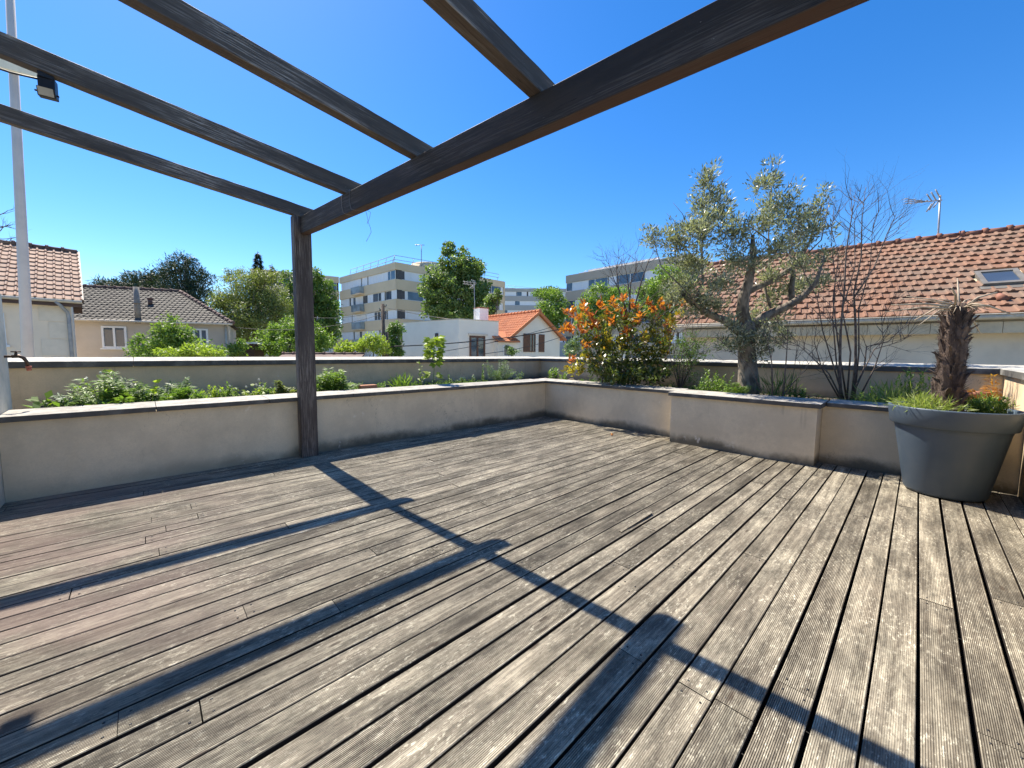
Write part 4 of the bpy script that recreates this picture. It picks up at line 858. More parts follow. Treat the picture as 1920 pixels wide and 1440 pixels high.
m = MB(); m.tube([b - UZ, gd(790, 459, 60)], 0.06, 5); m.build('mast', 'alu', an); m = MB(); m.tube([gd(778, 459, 60), gd(796, 459.5, 60)], 0.05, 5); m.tube([gd(781, 457.5, 60), gd(781, 461, 60)], .05, 4); m.build('boom', 'alu', an)
WB_ = gd(470, 503, 60.5)
wg = thing('apartment_block', Vector((WB_.x, WB_.y, GZ)), 'beige apartment wing half hidden by the trees behind the pergola post', 'building', 'beige apartment blocks on the hill')
LA2 = LA - u * 0.0 - FW0 * 0.0 + (LA - WB_).normalized() * -0.05
facade(wg, WB_, LA2, gd(560, 512, 64).z, 5, 21, 'aptbeige', (1.5, 2.0, 2.4), weights=(4, 4, 2))
C0, C1 = gd(1061, 517, 62), gd(1300, 478, 47.6)
bc = thing('apartment_block', Vector((C0.x, C0.y, GZ)), 'taupe apartment block with white roof railing behind the bare branches on the right', 'building', 'beige apartment blocks on the hill')
facade(bc, C0, C1, C0.z, 5, 31, 'aptgrey', (1.2, 1.8, 2.2), weights=(3, 6, 1), par=1.15, wh_=1.35)
uc = (C1 - C0).normalized(); nc = uc.cross(UZ); nc = nc if nc.dot(C0) < 0 else -nc
m = MB(); A_ = Vector((C0.x, C0.y, 0)); m.obox(A_, uc, nc, -0.003, 0.29, -9, -0.285, GZ, C0.z); m.build('end_wall', 'aptgrey', bc)
m = MB(); m.obox(A_, uc, nc, 0.0, 18, -9, -.3, C0.z - .3, C0.z - .1); m.build('roof', 'aptgrey', bc)
m = MB(); z = C0.z
for k in range(2): m.obox(A_, uc, nc, 1.2 + k, 14, -2.0 - k * .9, -1.7 - k * .9, z + .35 + .45 * k, z + .5 + .45 * k)
for k in range(8): m.bar(A_ + uc * (1.5 + 1.7 * k) - nc * 1.2 + UZ * (z - .1), A_ + uc * (2.0 + 1.7 * k) - nc * 2.6 + UZ * (z + .95), .07, .07)
m.build('roof_railing', 'white', bc)
D0, D1 = gd(925, 540, 118), gd(1075, 557, 118)
bd = thing('apartment_block', Vector((D0.x, D0.y, GZ)), 'distant blue grey apartment block with planted roof beyond the white house', 'building', 'beige apartment blocks on the hill')
facade(bd, D0, D1, D0.z, 6, 41, 'aptfar', (1.5, 2.0, 2.6), weights=(5, 3, 3))
rail(bd, [D0 + UZ * 0.1, D1 + UZ * .1], 1.2)

# ------------------------------------------------------------------ olive tree
DO = 5.72
ot = thing('olive_tree', (6.50, 1.78, SZ), 'grey green olive tree with forked trunk growing in the planter box', 'tree')
def pl(pts, d=DO, dd=0.0): return [gd(x, y, d + dd * i / max(1, len(pts) - 1)) for i, (x, y) in enumerate(pts)]
m = MB()
m.tube([Vector((6.49, 1.78, SZ - 0.05))] + pl([(1404, 728), (1402, 690), (1399, 650), (1400, 620), (1398, 600)]), [0.19, 0.155, 0.125, 0.115, 0.125, 0.115], 14)
m.tube(pl([(1398, 612), (1392, 585), (1394, 560), (1403, 530), (1408, 505), (1412, 478), (1411, 440)], dd=-.2), [0.10, 0.085, 0.075, 0.065, 0.055, 0.045, 0.02], 10)
m.tube(pl([(1390, 622), (1362, 602), (1335, 592), (1312, 578), (1290, 562), (1262, 530)], dd=.35), [0.085, 0.06, 0.05, 0.045, 0.035, 0.015], 9)
m.tube(pl([(1405, 618), (1430, 596), (1455, 584), (1480, 572), (1505, 556), (1530, 530), (1545, 480)], dd=-.4), [0.09, 0.07, 0.06, 0.055, 0.045, 0.03, 0.012], 9)
m.tube(pl([(1396, 550), (1415, 540), (1440, 530), (1470, 512), (1497, 492), (1520, 450), (1530, 400)], dd=.3), [0.06, 0.05, 0.045, 0.04, 0.03, 0.018, 0.008], 8)
m.tube(pl([(1485, 570), (1484, 540), (1488, 510), (1480, 470)], dd=.2), [0.045, 0.04, 0.03, 0.012], 7)
rnd = random.Random(5); tips = []
for pts, r in ((((1300, 568), (1318, 530), (1316, 470), (1319, 410), (1322, 330)), .022), (((1445, 578), (1434, 540), (1442, 500), (1441, 440), (1447, 345)), .022), (((1316, 500), (1290, 470), (1250, 462), (1210, 448)), .014),
               (((1318, 440), (1345, 420), (1360, 440), (1385, 430)), .012), (((1412, 470), (1390, 430), (1372, 400), (1368, 370)), .012), (((1443, 420), (1475, 400), (1490, 370)), .011), (((1497, 492), (1540, 450), (1556, 370)), .012),
               (((1312, 578), (1280, 540), (1240, 500), (1222, 440)), .013), (((1440, 450), (1400, 420), (1410, 390)), .009), (((1412, 500), (1440, 480), (1475, 440)), .012)):
    m.tube(pl(pts, DO + rnd.uniform(-.3, .3), rnd.uniform(-.4, .4)), [r * (1 - .75 * i / (len(pts) - 1)) for i in range(len(pts))], 6)
BL = [(1325, 340, 26, 40, 0), (1318, 385, 42, 40, .1), (1308, 430, 55, 45, -.2), (1270, 455, 45, 32, .1), (1222, 445, 26, 18, .2), (1352, 400, 30, 35, .2), (1375, 440, 36, 45, -.3), (1392, 488, 45, 30, -.2), (1300, 495, 52, 32, .3),
      (1285, 535, 45, 30, .3), (1335, 535, 48, 30, -.3), (1310, 565, 38, 18, .3), (1450, 335, 22, 34, .1), (1425, 350, 22, 22, 0), (1455, 385, 40, 32, .2), (1430, 420, 36, 30, -.2), (1478, 415, 35, 30, 0), (1510, 410, 30, 32, .3), (1540, 385, 20, 26, .2),
      (1546, 356, 9, 9, .2), (1528, 440, 30, 26, -.1), (1490, 455, 36, 28, .3), (1455, 470, 34, 26, -.3), (1440, 520, 36, 22, .2), (1500, 500, 34, 20, -.2), (1470, 545, 30, 16, .2), (1545, 480, 24, 20, .1), (1385, 640, 20, 34, -.15), (1432, 625, 24, 34, -.2),
      (1425, 660, 22, 26, -.1), (1372, 610, 22, 24, -.2), (1460, 600, 26, 20, .1), (1540, 525, 22, 16, .2), (1262, 560, 34, 20, .2), (1340, 575, 36, 20, .1), (1300, 590, 22, 12, .2), (1358, 645, 14, 22, -.1), (1468, 630, 18, 20, 0), (1500, 535, 34, 18, .3), (1415, 590, 22, 20, .25), (1440, 560, 24, 16, .3), (1350, 355, 8, 14, 0), (1490, 350, 9, 14, .1)]
blobs = [pxblob(x, y, rx, ry, DO + dz, depth=rx * DO / F * 0.9) for x, y, rx, ry, dz in BL]
P, Nn, Cs = clump_points(blobs, 24000, 1000, 0.090, 0.1)
keep = np.array([p[2] > SZ for p in P]); P, Nn = P[keep], Nn[keep]
A = nrm(Nn * 0.7 + rdir(len(P)) * 0.6 + np.array([0, 0, 0.45]))
leaves('crown', P, A, nrm(rdir(len(P)) + np.array([0, 0, .5])), 0.066 * R.uniform(.6, 1.25, len(P)), 0.017 * R.uniform(.7, 1.3, len(P)), 'leaf_olive', ot)
for q in random.Random(3).sample(Cs, 300):
    q = Vector(q); a = min((Vector(b[0]) for b in blobs), key=lambda c: (c - q).length)
    m.tube([a, a.lerp(q, .55) + Vector((0, 0, -.02)), q], [0.006, 0.004, 0.002], 4, cap=False)
for x, y, ex, ey in ((1345, 330, 1358, 318), (1345, 350, 1372, 330), (1290, 420, 1262, 380), (1270, 425, 1250, 400), (1447, 320, 1443, 285), (1450, 330, 1462, 300), (1420, 360, 1398, 322), (1470, 360, 1490, 325)):
    m.tube(pl([(x, y), ((x + ex) / 2 + 3, (y + ey) / 2), (ex, ey)]), [0.006, 0.004, 0.002], 4)
m.build('trunk', 'olivebark', ot)

# ------------------------------------------------------------------ bare shrub right of the olive
def leafless(name, loc, label, stems, d, r0, depth, seed, cat='shrub', length=0.45, ang=0.55, sub=7, mat='twig', upw=0.15, buds=False):
    t = thing(name, loc, label, cat); m = MB(); rnd = random.Random(seed); tips = []; R0 = r0
    for si, pts in enumerate(stems):
        r0 = R0 * (1.15 if si < 2 else .68); dj = d + rnd.uniform(-.22, .22); q = [gd(x, y, dj + rnd.uniform(-.04, .04)) for x, y in pts]; q[0] = Vector((q[0].x, q[0].y, SZ - 0.02)) if pts[0][1] > 690 else q[0]
        k = len(q); rr = [r0 * (1 - .9 * i / (k - 1)) for i in range(k)]; q = [q[0]] + [v + Vector((rnd.gauss(0, .012), rnd.gauss(0, .012), 0)) for v in q[1:]]; m.tube(q, rr, 7)
        for s in range(sub):
            i = rnd.uniform(0.25, 0.98) * (k - 1); a = int(i); p = q[a].lerp(q[min(k - 1, a + 1)], i - a); dd = (q[min(k - 1, a + 1)] - q[a]).normalized()
            ax = dd.orthogonal().normalized(); ax.rotate(Matrix.Rotation(rnd.uniform(0, 6.283), 3, dd)); nd = (dd * .75 + ax * .75).normalized()
            grow(m, p, nd, length * rnd.uniform(.5, 1.1), max(.0042, r0 * .33 * (1 - .5 * i / k)), depth, rnd, ang=ang, upw=upw, tips=tips)
    m.build('branches', mat, t); return t, tips
leafless('bare_shrub', (6.5, 0.6, SZ), 'tall leafless shrub with several dark upright stems between olive and palm',
         [[(1578, 748), (1573, 690), (1576, 620), (1584, 545), (1592, 470), (1594, 400), (1593, 352)], [(1598, 748), (1604, 680), (1603, 610), (1602, 550), (1614, 480), (1618, 410), (1622, 352)], [(1590, 745), (1618, 690), (1625, 650), (1665, 640), (1700, 610), (1718, 590)],
          [(1586, 745), (1560, 690), (1545, 620), (1530, 560), (1500, 500), (1480, 470)], [(1592, 745), (1616, 700), (1640, 655), (1690, 640), (1720, 620)], [(1585, 748), (1550, 700), (1520, 668), (1488, 640)], [(1594, 700), (1570, 640), (1560, 560), (1575, 480), (1555, 420)], [(1600, 560), (1640, 500), (1660, 440), (1680, 400)], [(1583, 748), (1566, 680), (1562, 600), (1568, 520), (1560, 450), (1562, 380)], [(1602, 748), (1612, 660), (1610, 580), (1630, 500), (1636, 430), (1650, 375)],
          [(1588, 748), (1590, 660), (1582, 580), (1604, 500), (1606, 420), (1608, 368)], [(1606, 745), (1636, 690), (1652, 640), (1650, 590)], [(1580, 746), (1540, 690), (1524, 640), (1536, 590)]],
         4.93, 0.0165, 2, 4, sub=11, length=0.34)
leafless('bare_shrub', (6.6, 1.3, SZ), 'thin pale leafless shoots standing right beside the olive trunk',
         [[(1450, 735), (1448, 680), (1440, 640), (1452, 600)], [(1468, 735), (1475, 680), (1480, 630), (1470, 590)], [(1478, 738), (1490, 690), (1497, 640), (1512, 600)], [(1440, 735), (1410, 690), (1370, 655), (1335, 625)], [(1455, 735), (1500, 700), (1525, 670)]],
         5.1, 0.009, 1, 9, sub=5, length=0.25)
leafless('bare_tree', (7.0, 4.1, SZ), 'grey leafless tree top rising behind the red leaved shrub',
         [[(1178, 720), (1178, 640), (1180, 560), (1176, 520), (1168, 475)], [(1182, 640), (1190, 580), (1200, 530), (1215, 490), (1228, 470)], [(1176, 600), (1166, 560), (1150, 525), (1138, 495), (1128, 480)], [(1180, 580), (1184, 530), (1192, 500), (1190, 472)], [(1185, 610), (1205, 570), (1235, 545), (1250, 520)], [(1178, 590), (1160, 545), (1155, 500), (1160, 478)], [(1190, 640), (1240, 590), (1290, 560)]],
         7.6, 0.020, 2, 12, cat='tree', sub=12, length=0.26, ang=0.5)
tw, tips = leafless('twiggy_shrub', (6.5, 2.75, SZ), 'fan of thin twigs with small green leaves right of the red shrub',
         [[(1275, 730), (1277 + 5.5 * (k - .5), 665), (1240 + 15 * (k + 4), 600 + abs(k) * 6)] for k in np.arange(-3, 7, .5)], 6.45, 0.009, 1, 21, sub=3, length=0.28, ang=0.3, upw=.25)
P = np.array([tuple(p) for p, _ in tips if p.z < 1.5]); P = np.repeat(P, 4, 0) + R.normal(size=(len(P) * 4, 3)) * 0.03
bs, bn, _ = clump_points([pxblob(1262, 690, 26, 34, 6.45), pxblob(1300, 705, 34, 22, 6.4), pxblob(1285, 650, 26, 40, 6.45)], 900, 60, .08, .1); P = np.vstack([P, bs])
leaves('foliage', P, rdir(len(P)) + np.array([0, 0, .3]), rdir(len(P)) + np.array([0, 0, .8]), .035 * R.uniform(.6, 1.3, len(P)), .014, 'leaf_mid', tw)

# ------------------------------------------------------------------ red leaved shrub (photinia habit)
DP = 7.05
ph = thing('red_shrub', (6.45, 3.9, SZ), 'bushy shrub with orange red young leaves above dark green ones in the corner planter', 'shrub')
def pb_(l, d=DP, k=.9): return [pxblob(x, y, rx, ry, d + dz, depth=rx * d / F * k) for x, y, rx, ry, dz in l]
green = pb_([(1165, 675, 70, 42, -.05), (1130, 690, 48, 30, -.2), (1205, 690, 50, 34, -.15), (1150, 625, 55, 34, 0), (1215, 650, 48, 36, -.1), (1115, 655, 40, 30, .1), (1170, 705, 70, 20, -.25), (1120, 615, 36, 22, .2), (1235, 620, 30, 30, .2), (1190, 600, 50, 22, .3), (1195, 700, 50, 16, -.55), (1160, 705, 36, 12, -.5), (1230, 700, 26, 14, -.6)])
P, Nn, Cs = clump_points(green, 5200, 230, .11, .45)
P = P[P[:, 2] > SZ]; n = len(P)
leaves('foliage', P, rdir(n) + np.array([0, 0, .25]), nrm(rdir(n) + np.array([0, 0, .9])), .085 * R.uniform(.6, 1.25, n), .034 * R.uniform(.8, 1.2, n), 'leaf_phot_green', ph)
def rosettes(l, npr, L, W, mat, name, spread=.05):
    Ps, As, Ns = [], [], []
    for x, y, dz in l:
        c = np.array(gd(x, y, DP + dz)); ax = nrm((np.array([[0, 0, .9]]) + R.normal(size=(1, 3)) * .55))[0]
        for k in range(npr):
            o = rdir(1)[0]; o -= ax * o.dot(ax); o /= np.linalg.norm(o) + 1e-6; f = R.uniform(.3, 1.6)
            Ps.append(c + R.normal(size=3) * spread * .5); As.append(ax * f + o); Ns.append(ax - o * f * .8)
    Ps, As, Ns = np.array(Ps), np.array(As), np.array(Ns); n = len(Ps)
    leaves(name, Ps, As, Ns, L * R.uniform(.65, 1.2, n), W * R.uniform(.8, 1.2, n), mat, ph)
rr = random.Random(8)
red = [(x + rr.uniform(-5, 5), y + rr.uniform(-4, 4), rr.uniform(-.35, .35)) for x, y in ((1075, 585), (1064, 590), (1090, 578), (1082, 600), (1100, 583), (1110, 596), (1124, 568), (1130, 578), (1118, 604), (1135, 590), (1148, 566), (1152, 580), (1165, 562), (1160, 588), (1180, 574), (1188, 584), (1098, 608), (1108, 612), (1125, 618), (1140, 608), (1066, 612), (1062, 622), (1075, 622), (1086, 618), (1215, 574), (1222, 580), (1240, 570), (1246, 580), (1258, 575), (1282, 570), (1176, 628), (1182, 634), (1116, 636), (1205, 600), (1232, 600), (1150, 604), (1250, 612), (1258, 625), (1070, 675), (1092, 650), (1236, 642), (1170, 600), (1195, 610))]
rosettes(red, 17, .125, .048, 'leaf_phot_red', 'young_leaves', .06)
mid = [(x + rr.uniform(-8, 8), y + rr.uniform(-6, 6), rr.uniform(-.5, .25)) for x, y in ((1115, 640), (1140, 632), (1150, 640), (1162, 636), (1175, 642), (1190, 638), (1205, 632), (1214, 640), (1225, 636), (1240, 640), (1130, 655), (1200, 650), (1095, 670), (1085, 682), (1090, 692), (1100, 660), (1076, 700), (1250, 600), (1242, 620), (1255, 640), (1245, 655), (1225, 660), (1180, 610), (1135, 600), (1092, 600), (1165, 650), (1150, 665), (1270, 590), (1262, 602), (1210, 670), (1110, 690), (1240, 670), (1075, 690), (1120, 670))]
rosettes(mid + mid, 13, .105, .044, 'leaf_phot_mid', 'bronze_leaves', .09)
m = MB(); b = Vector((6.45, 3.9, SZ))
for k in range(26):
    q = Vector(rr.choice(green)[0]) + Vector((rr.gauss(0, .15), rr.gauss(0, .15), .1)); a = b + Vector((rr.uniform(-.15, .15), rr.uniform(-.3, .3), -.02)); m.tube([a, a.lerp(q, .5) + Vector((0, 0, .08)), q], [.012, .008, .004], 5)
for k in range(60):
    c = gd(rr.uniform(1160, 1235), rr.uniform(585, 645), DP + rr.uniform(-.3, .2)); grow(m, c, Vector((rr.gauss(0, 1), rr.gauss(0, 1), rr.gauss(.2, .6))).normalized(), .28, .004, 1, rr)
m.build('stems', 'twig', ph)

# ------------------------------------------------------------------ weeds in the planters
def gp(px, yv, z=SZ):                    # planter spot in the column seen at px, y metres along the terrace
    r = ray(px, 720); k = yv / r.y; return Vector((r.x * k, yv, z))
def gq(px, xv, z=SZ):
    r = ray(px, 720); k = xv / r.x; return Vector((xv, r.y * k, z))
def weed(kind, base, h, spread, n, mat, name, label, group=None, L=.05, W=.016, cat='plant', flower=0):
    if base[2] < .7: h *= 1.3; n = int(n * 1.05); L *= 1.15; W *= 1.15; spread *= 1.12
    t = thing(name, base, label, cat, group); base = np.array(base); m = MB(); Ps, As, Ns = [], [], []; fl = []
    for k in range(n):
        a = R.uniform(0, 6.283); o = np.array([math.cos(a), math.sin(a), 0]); f = R.uniform(.05, 1) * spread; hh = h * (1.05 - .5 * (f / spread) ** 2) * R.uniform(.5, 1.05)
        b = base + np.array([R.normal() * spread * .3, R.normal() * spread * .3, -.01])
        if kind == 'fern':
            mid_ = b + o * f * .45 + np.array([0, 0, hh * .65]); e = b + o * f * 1.1 + np.array([0, 0, hh]); m.tube([b, mid_, e], [.0035, .0028, .001], 4, cap=False); sd = np.cross(o, [0, 0, 1])
            for i in range(11):
                s = .25 + .75 * i / 10; p = (b * (1 - s) ** 2 + 2 * mid_ * s * (1 - s) + e * s * s); l = L * (1.25 - s * .7)
                for sg in (-1, 1):
                    for j in range(3): Ps.append(p + sd * sg * l * .28 * j); As.append(sd * sg * (.8 if j else .5) + o * .6 * (1 if j != 1 else -.2) + np.array([0, 0, R.normal() * .25 + .1])); Ns.append(np.array([0, 0, 1]) - o * .4 + R.normal(size=3) * .25)
        elif kind == 'stalk':
            e = b + o * f * .5 + np.array([0, 0, hh]); m.tube([b, (b + e) / 2 + R.normal(size=3) * .008, e], [.0035, .003, .0015], 4, cap=False)
            for i in range(16):
                s = .2 + .8 * i / 15; p = b * (1 - s) + e * s; aa = i * 2.4 + k; q = np.array([math.cos(aa), math.sin(aa), .35 + .7 * s]); Ps.append(p); As.append(q); Ns.append(np.array([-q[0] * .5, -q[1] * .5, 1]))
            fl.append(e)
        elif kind == 'broad':
            e = b + o * f + np.array([0, 0, hh]); m.tube([b, b + o * f * .3 + np.array([0, 0, hh * .7]), e], [.003, .0025, .0015], 4, cap=False)
            for i in range(4): q = o * R.uniform(.2, 1) + R.normal(size=3) * .6; Ps.append(b + (e - b) * R.uniform(.5, 1)); As.append(q + np.array([0, 0, .1])); Ns.append(np.array([0, -.4, 1]) + R.normal(size=3) * .35)
            fl.append(e + np.array([0, 0, .04]))
        elif kind == 'tuft':
            e = b + o * f + np.array([0, 0, hh]); dd = e - b; l = np.linalg.norm(dd)
            for i in range(3): s = i / 3; w_ = W * (1 - .25 * i); Ps.append(b + dd * s + np.array([0, 0, .25 * l * s * (1 - s)])); As.append(dd / l + np.array([0, 0, .35 - .8 * s])); Ns.append(np.cross(np.cross(o, [0, 0, 1]), dd) + R.normal(size=3) * .2)
    Ps, As, Ns = np.array(Ps), np.array(As), np.array(Ns); q = len(Ps)
    LL = (h * .42 if kind == 'tuft' else L) * R.uniform(.7, 1.25, q); leaves('foliage', Ps, As, Ns, LL, W * R.uniform(.75, 1.25, q), mat, t)
    if m.v: m.build('stems', mat, t)
    if flower and fl:
        fm = MB()
        for e in fl[:flower]:
            fm = MB(); fm.tube([e, e + np.array([.004, 0, .012]), e + np.array([0, .003, .024]), e + np.array([0, 0, .03])], [.004, .012, .010, .003], 6); fm.build('flower', 'petal', t)
    return t
ys = Y0 + 0.62
weed('fern', gp(212, ys), .27, .20, 24, 'leaf_bright', 'tansy', 'largest clump of feathery bright leaves left of the pergola post', L=.06, W=.013)
weed('fern', gp(245, ys + .25), .24, .16, 14, 'leaf_mid', 'tansy', 'darker feathery clump just behind the large feathery clump', L=.055, W=.013)
weed('broad', gp(272, ys + .05), .22, .12, 10, 'leaf_lime', 'nettle', 'lime green broad leaved weed right of the largest feathery clump', L=.055, W=.04)
weed('fern', gp(325, ys + .3), .22, .2, 16, 'leaf_mid', 'fern', 'low dark fern against the left parapet', L=.055, W=.014)
weed('stalk', gp(372, ys - .1), .12, .1, 10, 'leaf_bright', 'mint', 'short bright leafy shoots right of the dark fern', L=.05, W=.018)
weed('broad', gp(92, ys), .16, .12, 8, 'leaf_bright', 'bindweed', 'small sprout with broad bright leaves nearest the garden tap', L=.075, W=.045)
weed('fern', gp(120, ys + .1), .12, .12, 8, 'leaf_bluegreen', 'yarrow', 'low grey green feathery sprout right of the tap', L=.05, W=.014)
weed('broad', gp(160, ys - .08), .10, .12, 8, 'leaf_mid', 'dock', 'flat dark broad leaves below the largest feathery clump', L=.09, W=.05)
weed('stalk', gp(425, ys + .05), .18, .14, 11, 'leaf_bright', 'knotweed', 'mixed leafy stalks halfway between dark fern and post', L=.04, W=.018, flower=5)
weed('broad', gp(470, ys), .17, .14, 14, 'leaf_lime', 'bindweed', 'yellow green heart leaved creeper left of the pergola post', L=.045, W=.036, flower=5)
weed('fern', gp(530, ys), .19, .12, 10, 'leaf_willow', 'yarrow', 'yellowish feathery weed touching the left side of the pergola post', L=.04, W=.014)
weed('fern', gp(622, ys + .05), .29, .22, 30, 'leaf_bright', 'tansy', 'big feathery bright green clump just right of the pergola post', L=.06, W=.014)
weed('stalk', gp(672, ys), .14, .08, 4, 'leaf_mid', 'knotweed', 'sparse little stalks between the feathery clump and the brick', L=.03, W=.012)
weed('tuft', gp(755, ys), .20, .17, 70, 'leaf_bright', 'day_lily', 'dense tuft of strap shaped bright leaves beside the sapling', W=.016)
weed('stalk', gp(842, ys + .3), .20, .03, 3, 'leaf_mid', 'willowherb', 'single dark leafy stalk right of the sapling', L=.04, W=.018)
weed('fern', gp(868, ys + .1), .12, .12, 7, 'leaf_bluegreen', 'yarrow', 'low grey green sprig right of the sapling', L=.035, W=.012)
weed('stalk', gp(886, ys + .15), .20, .05, 3, 'leaf_bluegreen', 'mugwort', 'thin grey green stalk left of the fine leaved clump', L=.04, W=.016, flower=3)
weed('stalk', gp(906, ys + .35), .27, .04, 4, 'leaf_mid', 'willowherb', 'dark narrow stalks at the left of the fine leaved clump', L=.04, W=.02)
weed('fern', gp(938, ys + .2), .34, .26, 34, 'leaf_bluegreen', 'fennel', 'fine leaved grey green clump near the planter corner', L=.045, W=.007)
weed('broad', gp(975, ys + .3), .20, .14, 8, 'leaf_bluegreen', 'bindweed', 'small loose weed in the corner of the planter', L=.05, W=.026)
weed('stalk', gq(1036, 6.4), .30, .14, 9, 'leaf_bright', 'mint', 'upright bright leafy stalks left of the red shrub', L=.075, W=.022)
weed('stalk', gq(1058, 6.3), .20, .10, 6, 'leaf_bright', 'mint', 'shorter bright leafy stalks touching the left of the red shrub', L=.06, W=.02)
weed('stalk', gp(398, ys + .12), .15, .16, 12, 'leaf_lime', 'chickweed', 'pale lime weeds between the dark fern and the knotweed stalks', L=.04, W=.02)
weed('stalk', gp(500, ys + .18), .15, .16, 12, 'leaf_bright', 'chickweed', 'bright little weeds against the parapet left of the post', L=.04, W=.018, flower=4)
weed('broad', gp(180, ys + .35), .30, .16, 8, 'leaf_lime', 'nettle', 'taller lime weed at the back left of the largest feathery clump', L=.06, W=.04, flower=4)
weed('stalk', gp(715, ys + .25), .12, .12, 8, 'leaf_mid', 'chickweed', 'low weeds between the brick and the strap leaved tuft', L=.04, W=.016)
sp_ = thing('sapling', gp(812, ys), 'young maple sapling with big bright leaves in front of the parapet', 'tree'); b = gp(812, ys); m = MB(); e = b + Vector((.02, -.02, .80)); m.tube([b, b.lerp(e, .5) + Vector((.012, 0, 0)), e], [.006, .005, .003], 6); Ps, As, Ns = [], [], []
for i, f in enumerate((.25, .28, .5, .55, .62, .66, .70, .71, .73, .72, .74, .76, .78, .82, .84, .86, .88, .9, .92, .94, .96, .98, 1.0, 1.02)):
    p = np.array(b.lerp(e, f)); a = i * 2.2; o = np.array([math.cos(a), math.sin(a), .3 + .6 * max(0, f - .7)])
    q = p + o * .06; m.tube([p, q], [.002, .0015], 4, cap=False)
    for da in (-1.0, -.5, 0, .5, 1.0): Ps.append(q + R.normal(size=3) * .012); As.append(np.array([math.cos(a + da), math.sin(a + da), R.uniform(-.7, .5)])); Ns.append(np.array([-.3, -.8, .7]) + R.normal(size=3) * .4)
leaves('foliage', np.array(Ps), np.array(As), np.array(Ns), .15, .082, 'leaf_lime', sp_); m.build('stem', 'leaf_mid', sp_)
weed('broad', gp(788, ys + .1), .36, .05, 4, 'leaf_lime', 'nettle', 'thin yellowish weed leaning beside the maple sapling', L=.05, W=.03)
weed('stalk', gq(1345, 6.3), .30, .25, 24, 'leaf_bright', 'willowherb', 'bright leafy weeds at the left foot of the olive trunk', L=.045, W=.015)
weed('stalk', gq(1318, 6.2), .22, .2, 14, 'leaf_mid', 'knotweed', 'low green weeds between the twiggy shrub and the olive', L=.04, W=.016, flower=4)
weed('fern', gq(1385, 6.15), .20, .18, 14, 'leaf_bright', 'tansy', 'feathery weeds hiding the front of the olive trunk', L=.04, W=.012)
weed('tuft', gq(1462, 6.35), .30, .26, 90, 'leaf_mid', 'grass_tuft', 'dark green grass tuft right of the olive trunk', W=.009, cat='grass')
weed('stalk', gq(1500, 6.5), .16, .15, 12, 'leaf_mid', 'knotweed', 'low dark weeds right of the grass tuft', L=.035, W=.014)
weed('tuft', gq(1670, 6.2), .26, .30, 190, 'leaf_pale', 'grass_tuft', 'pale grass clump leaning over the coping left of the grey pot', W=.008, cat='grass')
weed('stalk', gq(1640, 6.5), .20, .15, 12, 'leaf_bright', 'willowherb', 'bright weed stalks between the bare shrub and the pot', L=.04, W=.012)
weed('stalk', gq(1720, 6.3), .36, .2, 16, 'leaf_bright', 'willowherb', 'taller bright weed stalks behind the left pot rim', L=.05, W=.016)
t_ = weed('tuft', (PX - 0.14, PY + 0.17, .745), .17, .24, 420, 'leaf_pale', 'grass_tuft', 'matted pale grass growing at the left of the palm in the pot', W=.007, cat='grass')
t_ = weed('stalk', (PX + .08, PY - .2, .74), .19, .18, 34, 'leaf_bright', 'chickweed', 'darker green weeds at the right of the palm in the pot', L=.045, W=.014)
t_ = weed('tuft', (PX + .10, PY - .22, .74), .17, .17, 160, 'leaf_pale', 'grass_tuft', 'pale grass blades at the right of the palm in the pot', W=.007, cat='grass')
weed('fern', gq(1872, 6.45, SZ), .30, .13, 8, 'leaf_dry', 'dry_fern', 'dried orange brown fern behind the right side of the pot', L=.06, W=.014)
c = gq(1826, 6.5, SZ); m = MB(); m.lathe([(0, .002), (.07, .002), (.10, .18), (.115, .18), (.118, .24), (.10, .24), (.09, .2)], c, 28)
tag(m.build('terracotta_pot', 'terracotta'), 'small terracotta pot in the planter behind the big grey pot', 'plant pot')
c = gp(690, Y0 + .52, SZ); m = MB(); m.box(c.x - .12, c.x + .12, c.y - .05, c.y + .06, SZ, SZ + .125)
tag(m.build('brick', 'terracotta', None, .006), 'reddish brick lying in the planter left of the strap leaved tuft', 'brick')
# low ground cover along both planters
Ps, As, Ns = [], [], []
for _ in range(2600):
    if R.random() < .6: p = np.array([R.uniform(-.8, 5.6), R.uniform(Y0 + .42, YR - .25), SZ])
    else: p = np.array([R.uniform(X0 + .42, XR - .2), R.uniform(-.6, 5.0), SZ])
    if math.sin(p[0] * 3.1 + p[1] * 2.3) + R.normal() * .5 < 0.1: continue
    h = R.uniform(.02, .09)
    for _ in range(5): o = rdir(1)[0]; o[2] = abs(o[2]) + .3; Ps.append(p + np.array([R.normal() * .02, R.normal() * .02, R.uniform(0, h)])); As.append(o); Ns.append(rdir(1)[0] + np.array([0, 0, 1]))
tag(leaves('ground_cover', np.array(Ps), np.array(As), np.array(Ns), .035 * R.uniform(.6, 1.4, len(Ps)), .013, 'leaf_mid'), 'low green weeds covering the soil of the planters', 'weeds', kind='stuff')
# fallen leaves on the deck
for i, (x, y, mt, lb) in enumerate(((1147, 817, 'leaf_phot_red', 'curled red fallen leaf on the deck near the planter corner'), (1242, 843, 'drystalk', 'pale dry twig on the deck before the planter box'))):
    r = ray(x, y); q = CAM - Vector((0, 0, H)) + Vector((r.x, r.y, 0)) * (-H / r.z); q.z = 0.004; m = MB()
    m.tube([q, q + Vector((.03, .02, .012)), q + Vector((.06, .01, .006))], [.004, .018 if i == 0 else .004, .003], 6); tag(m.build('fallen_leaf' if i == 0 else 'twig', mt), lb, 'leaf' if i == 0 else 'twig')

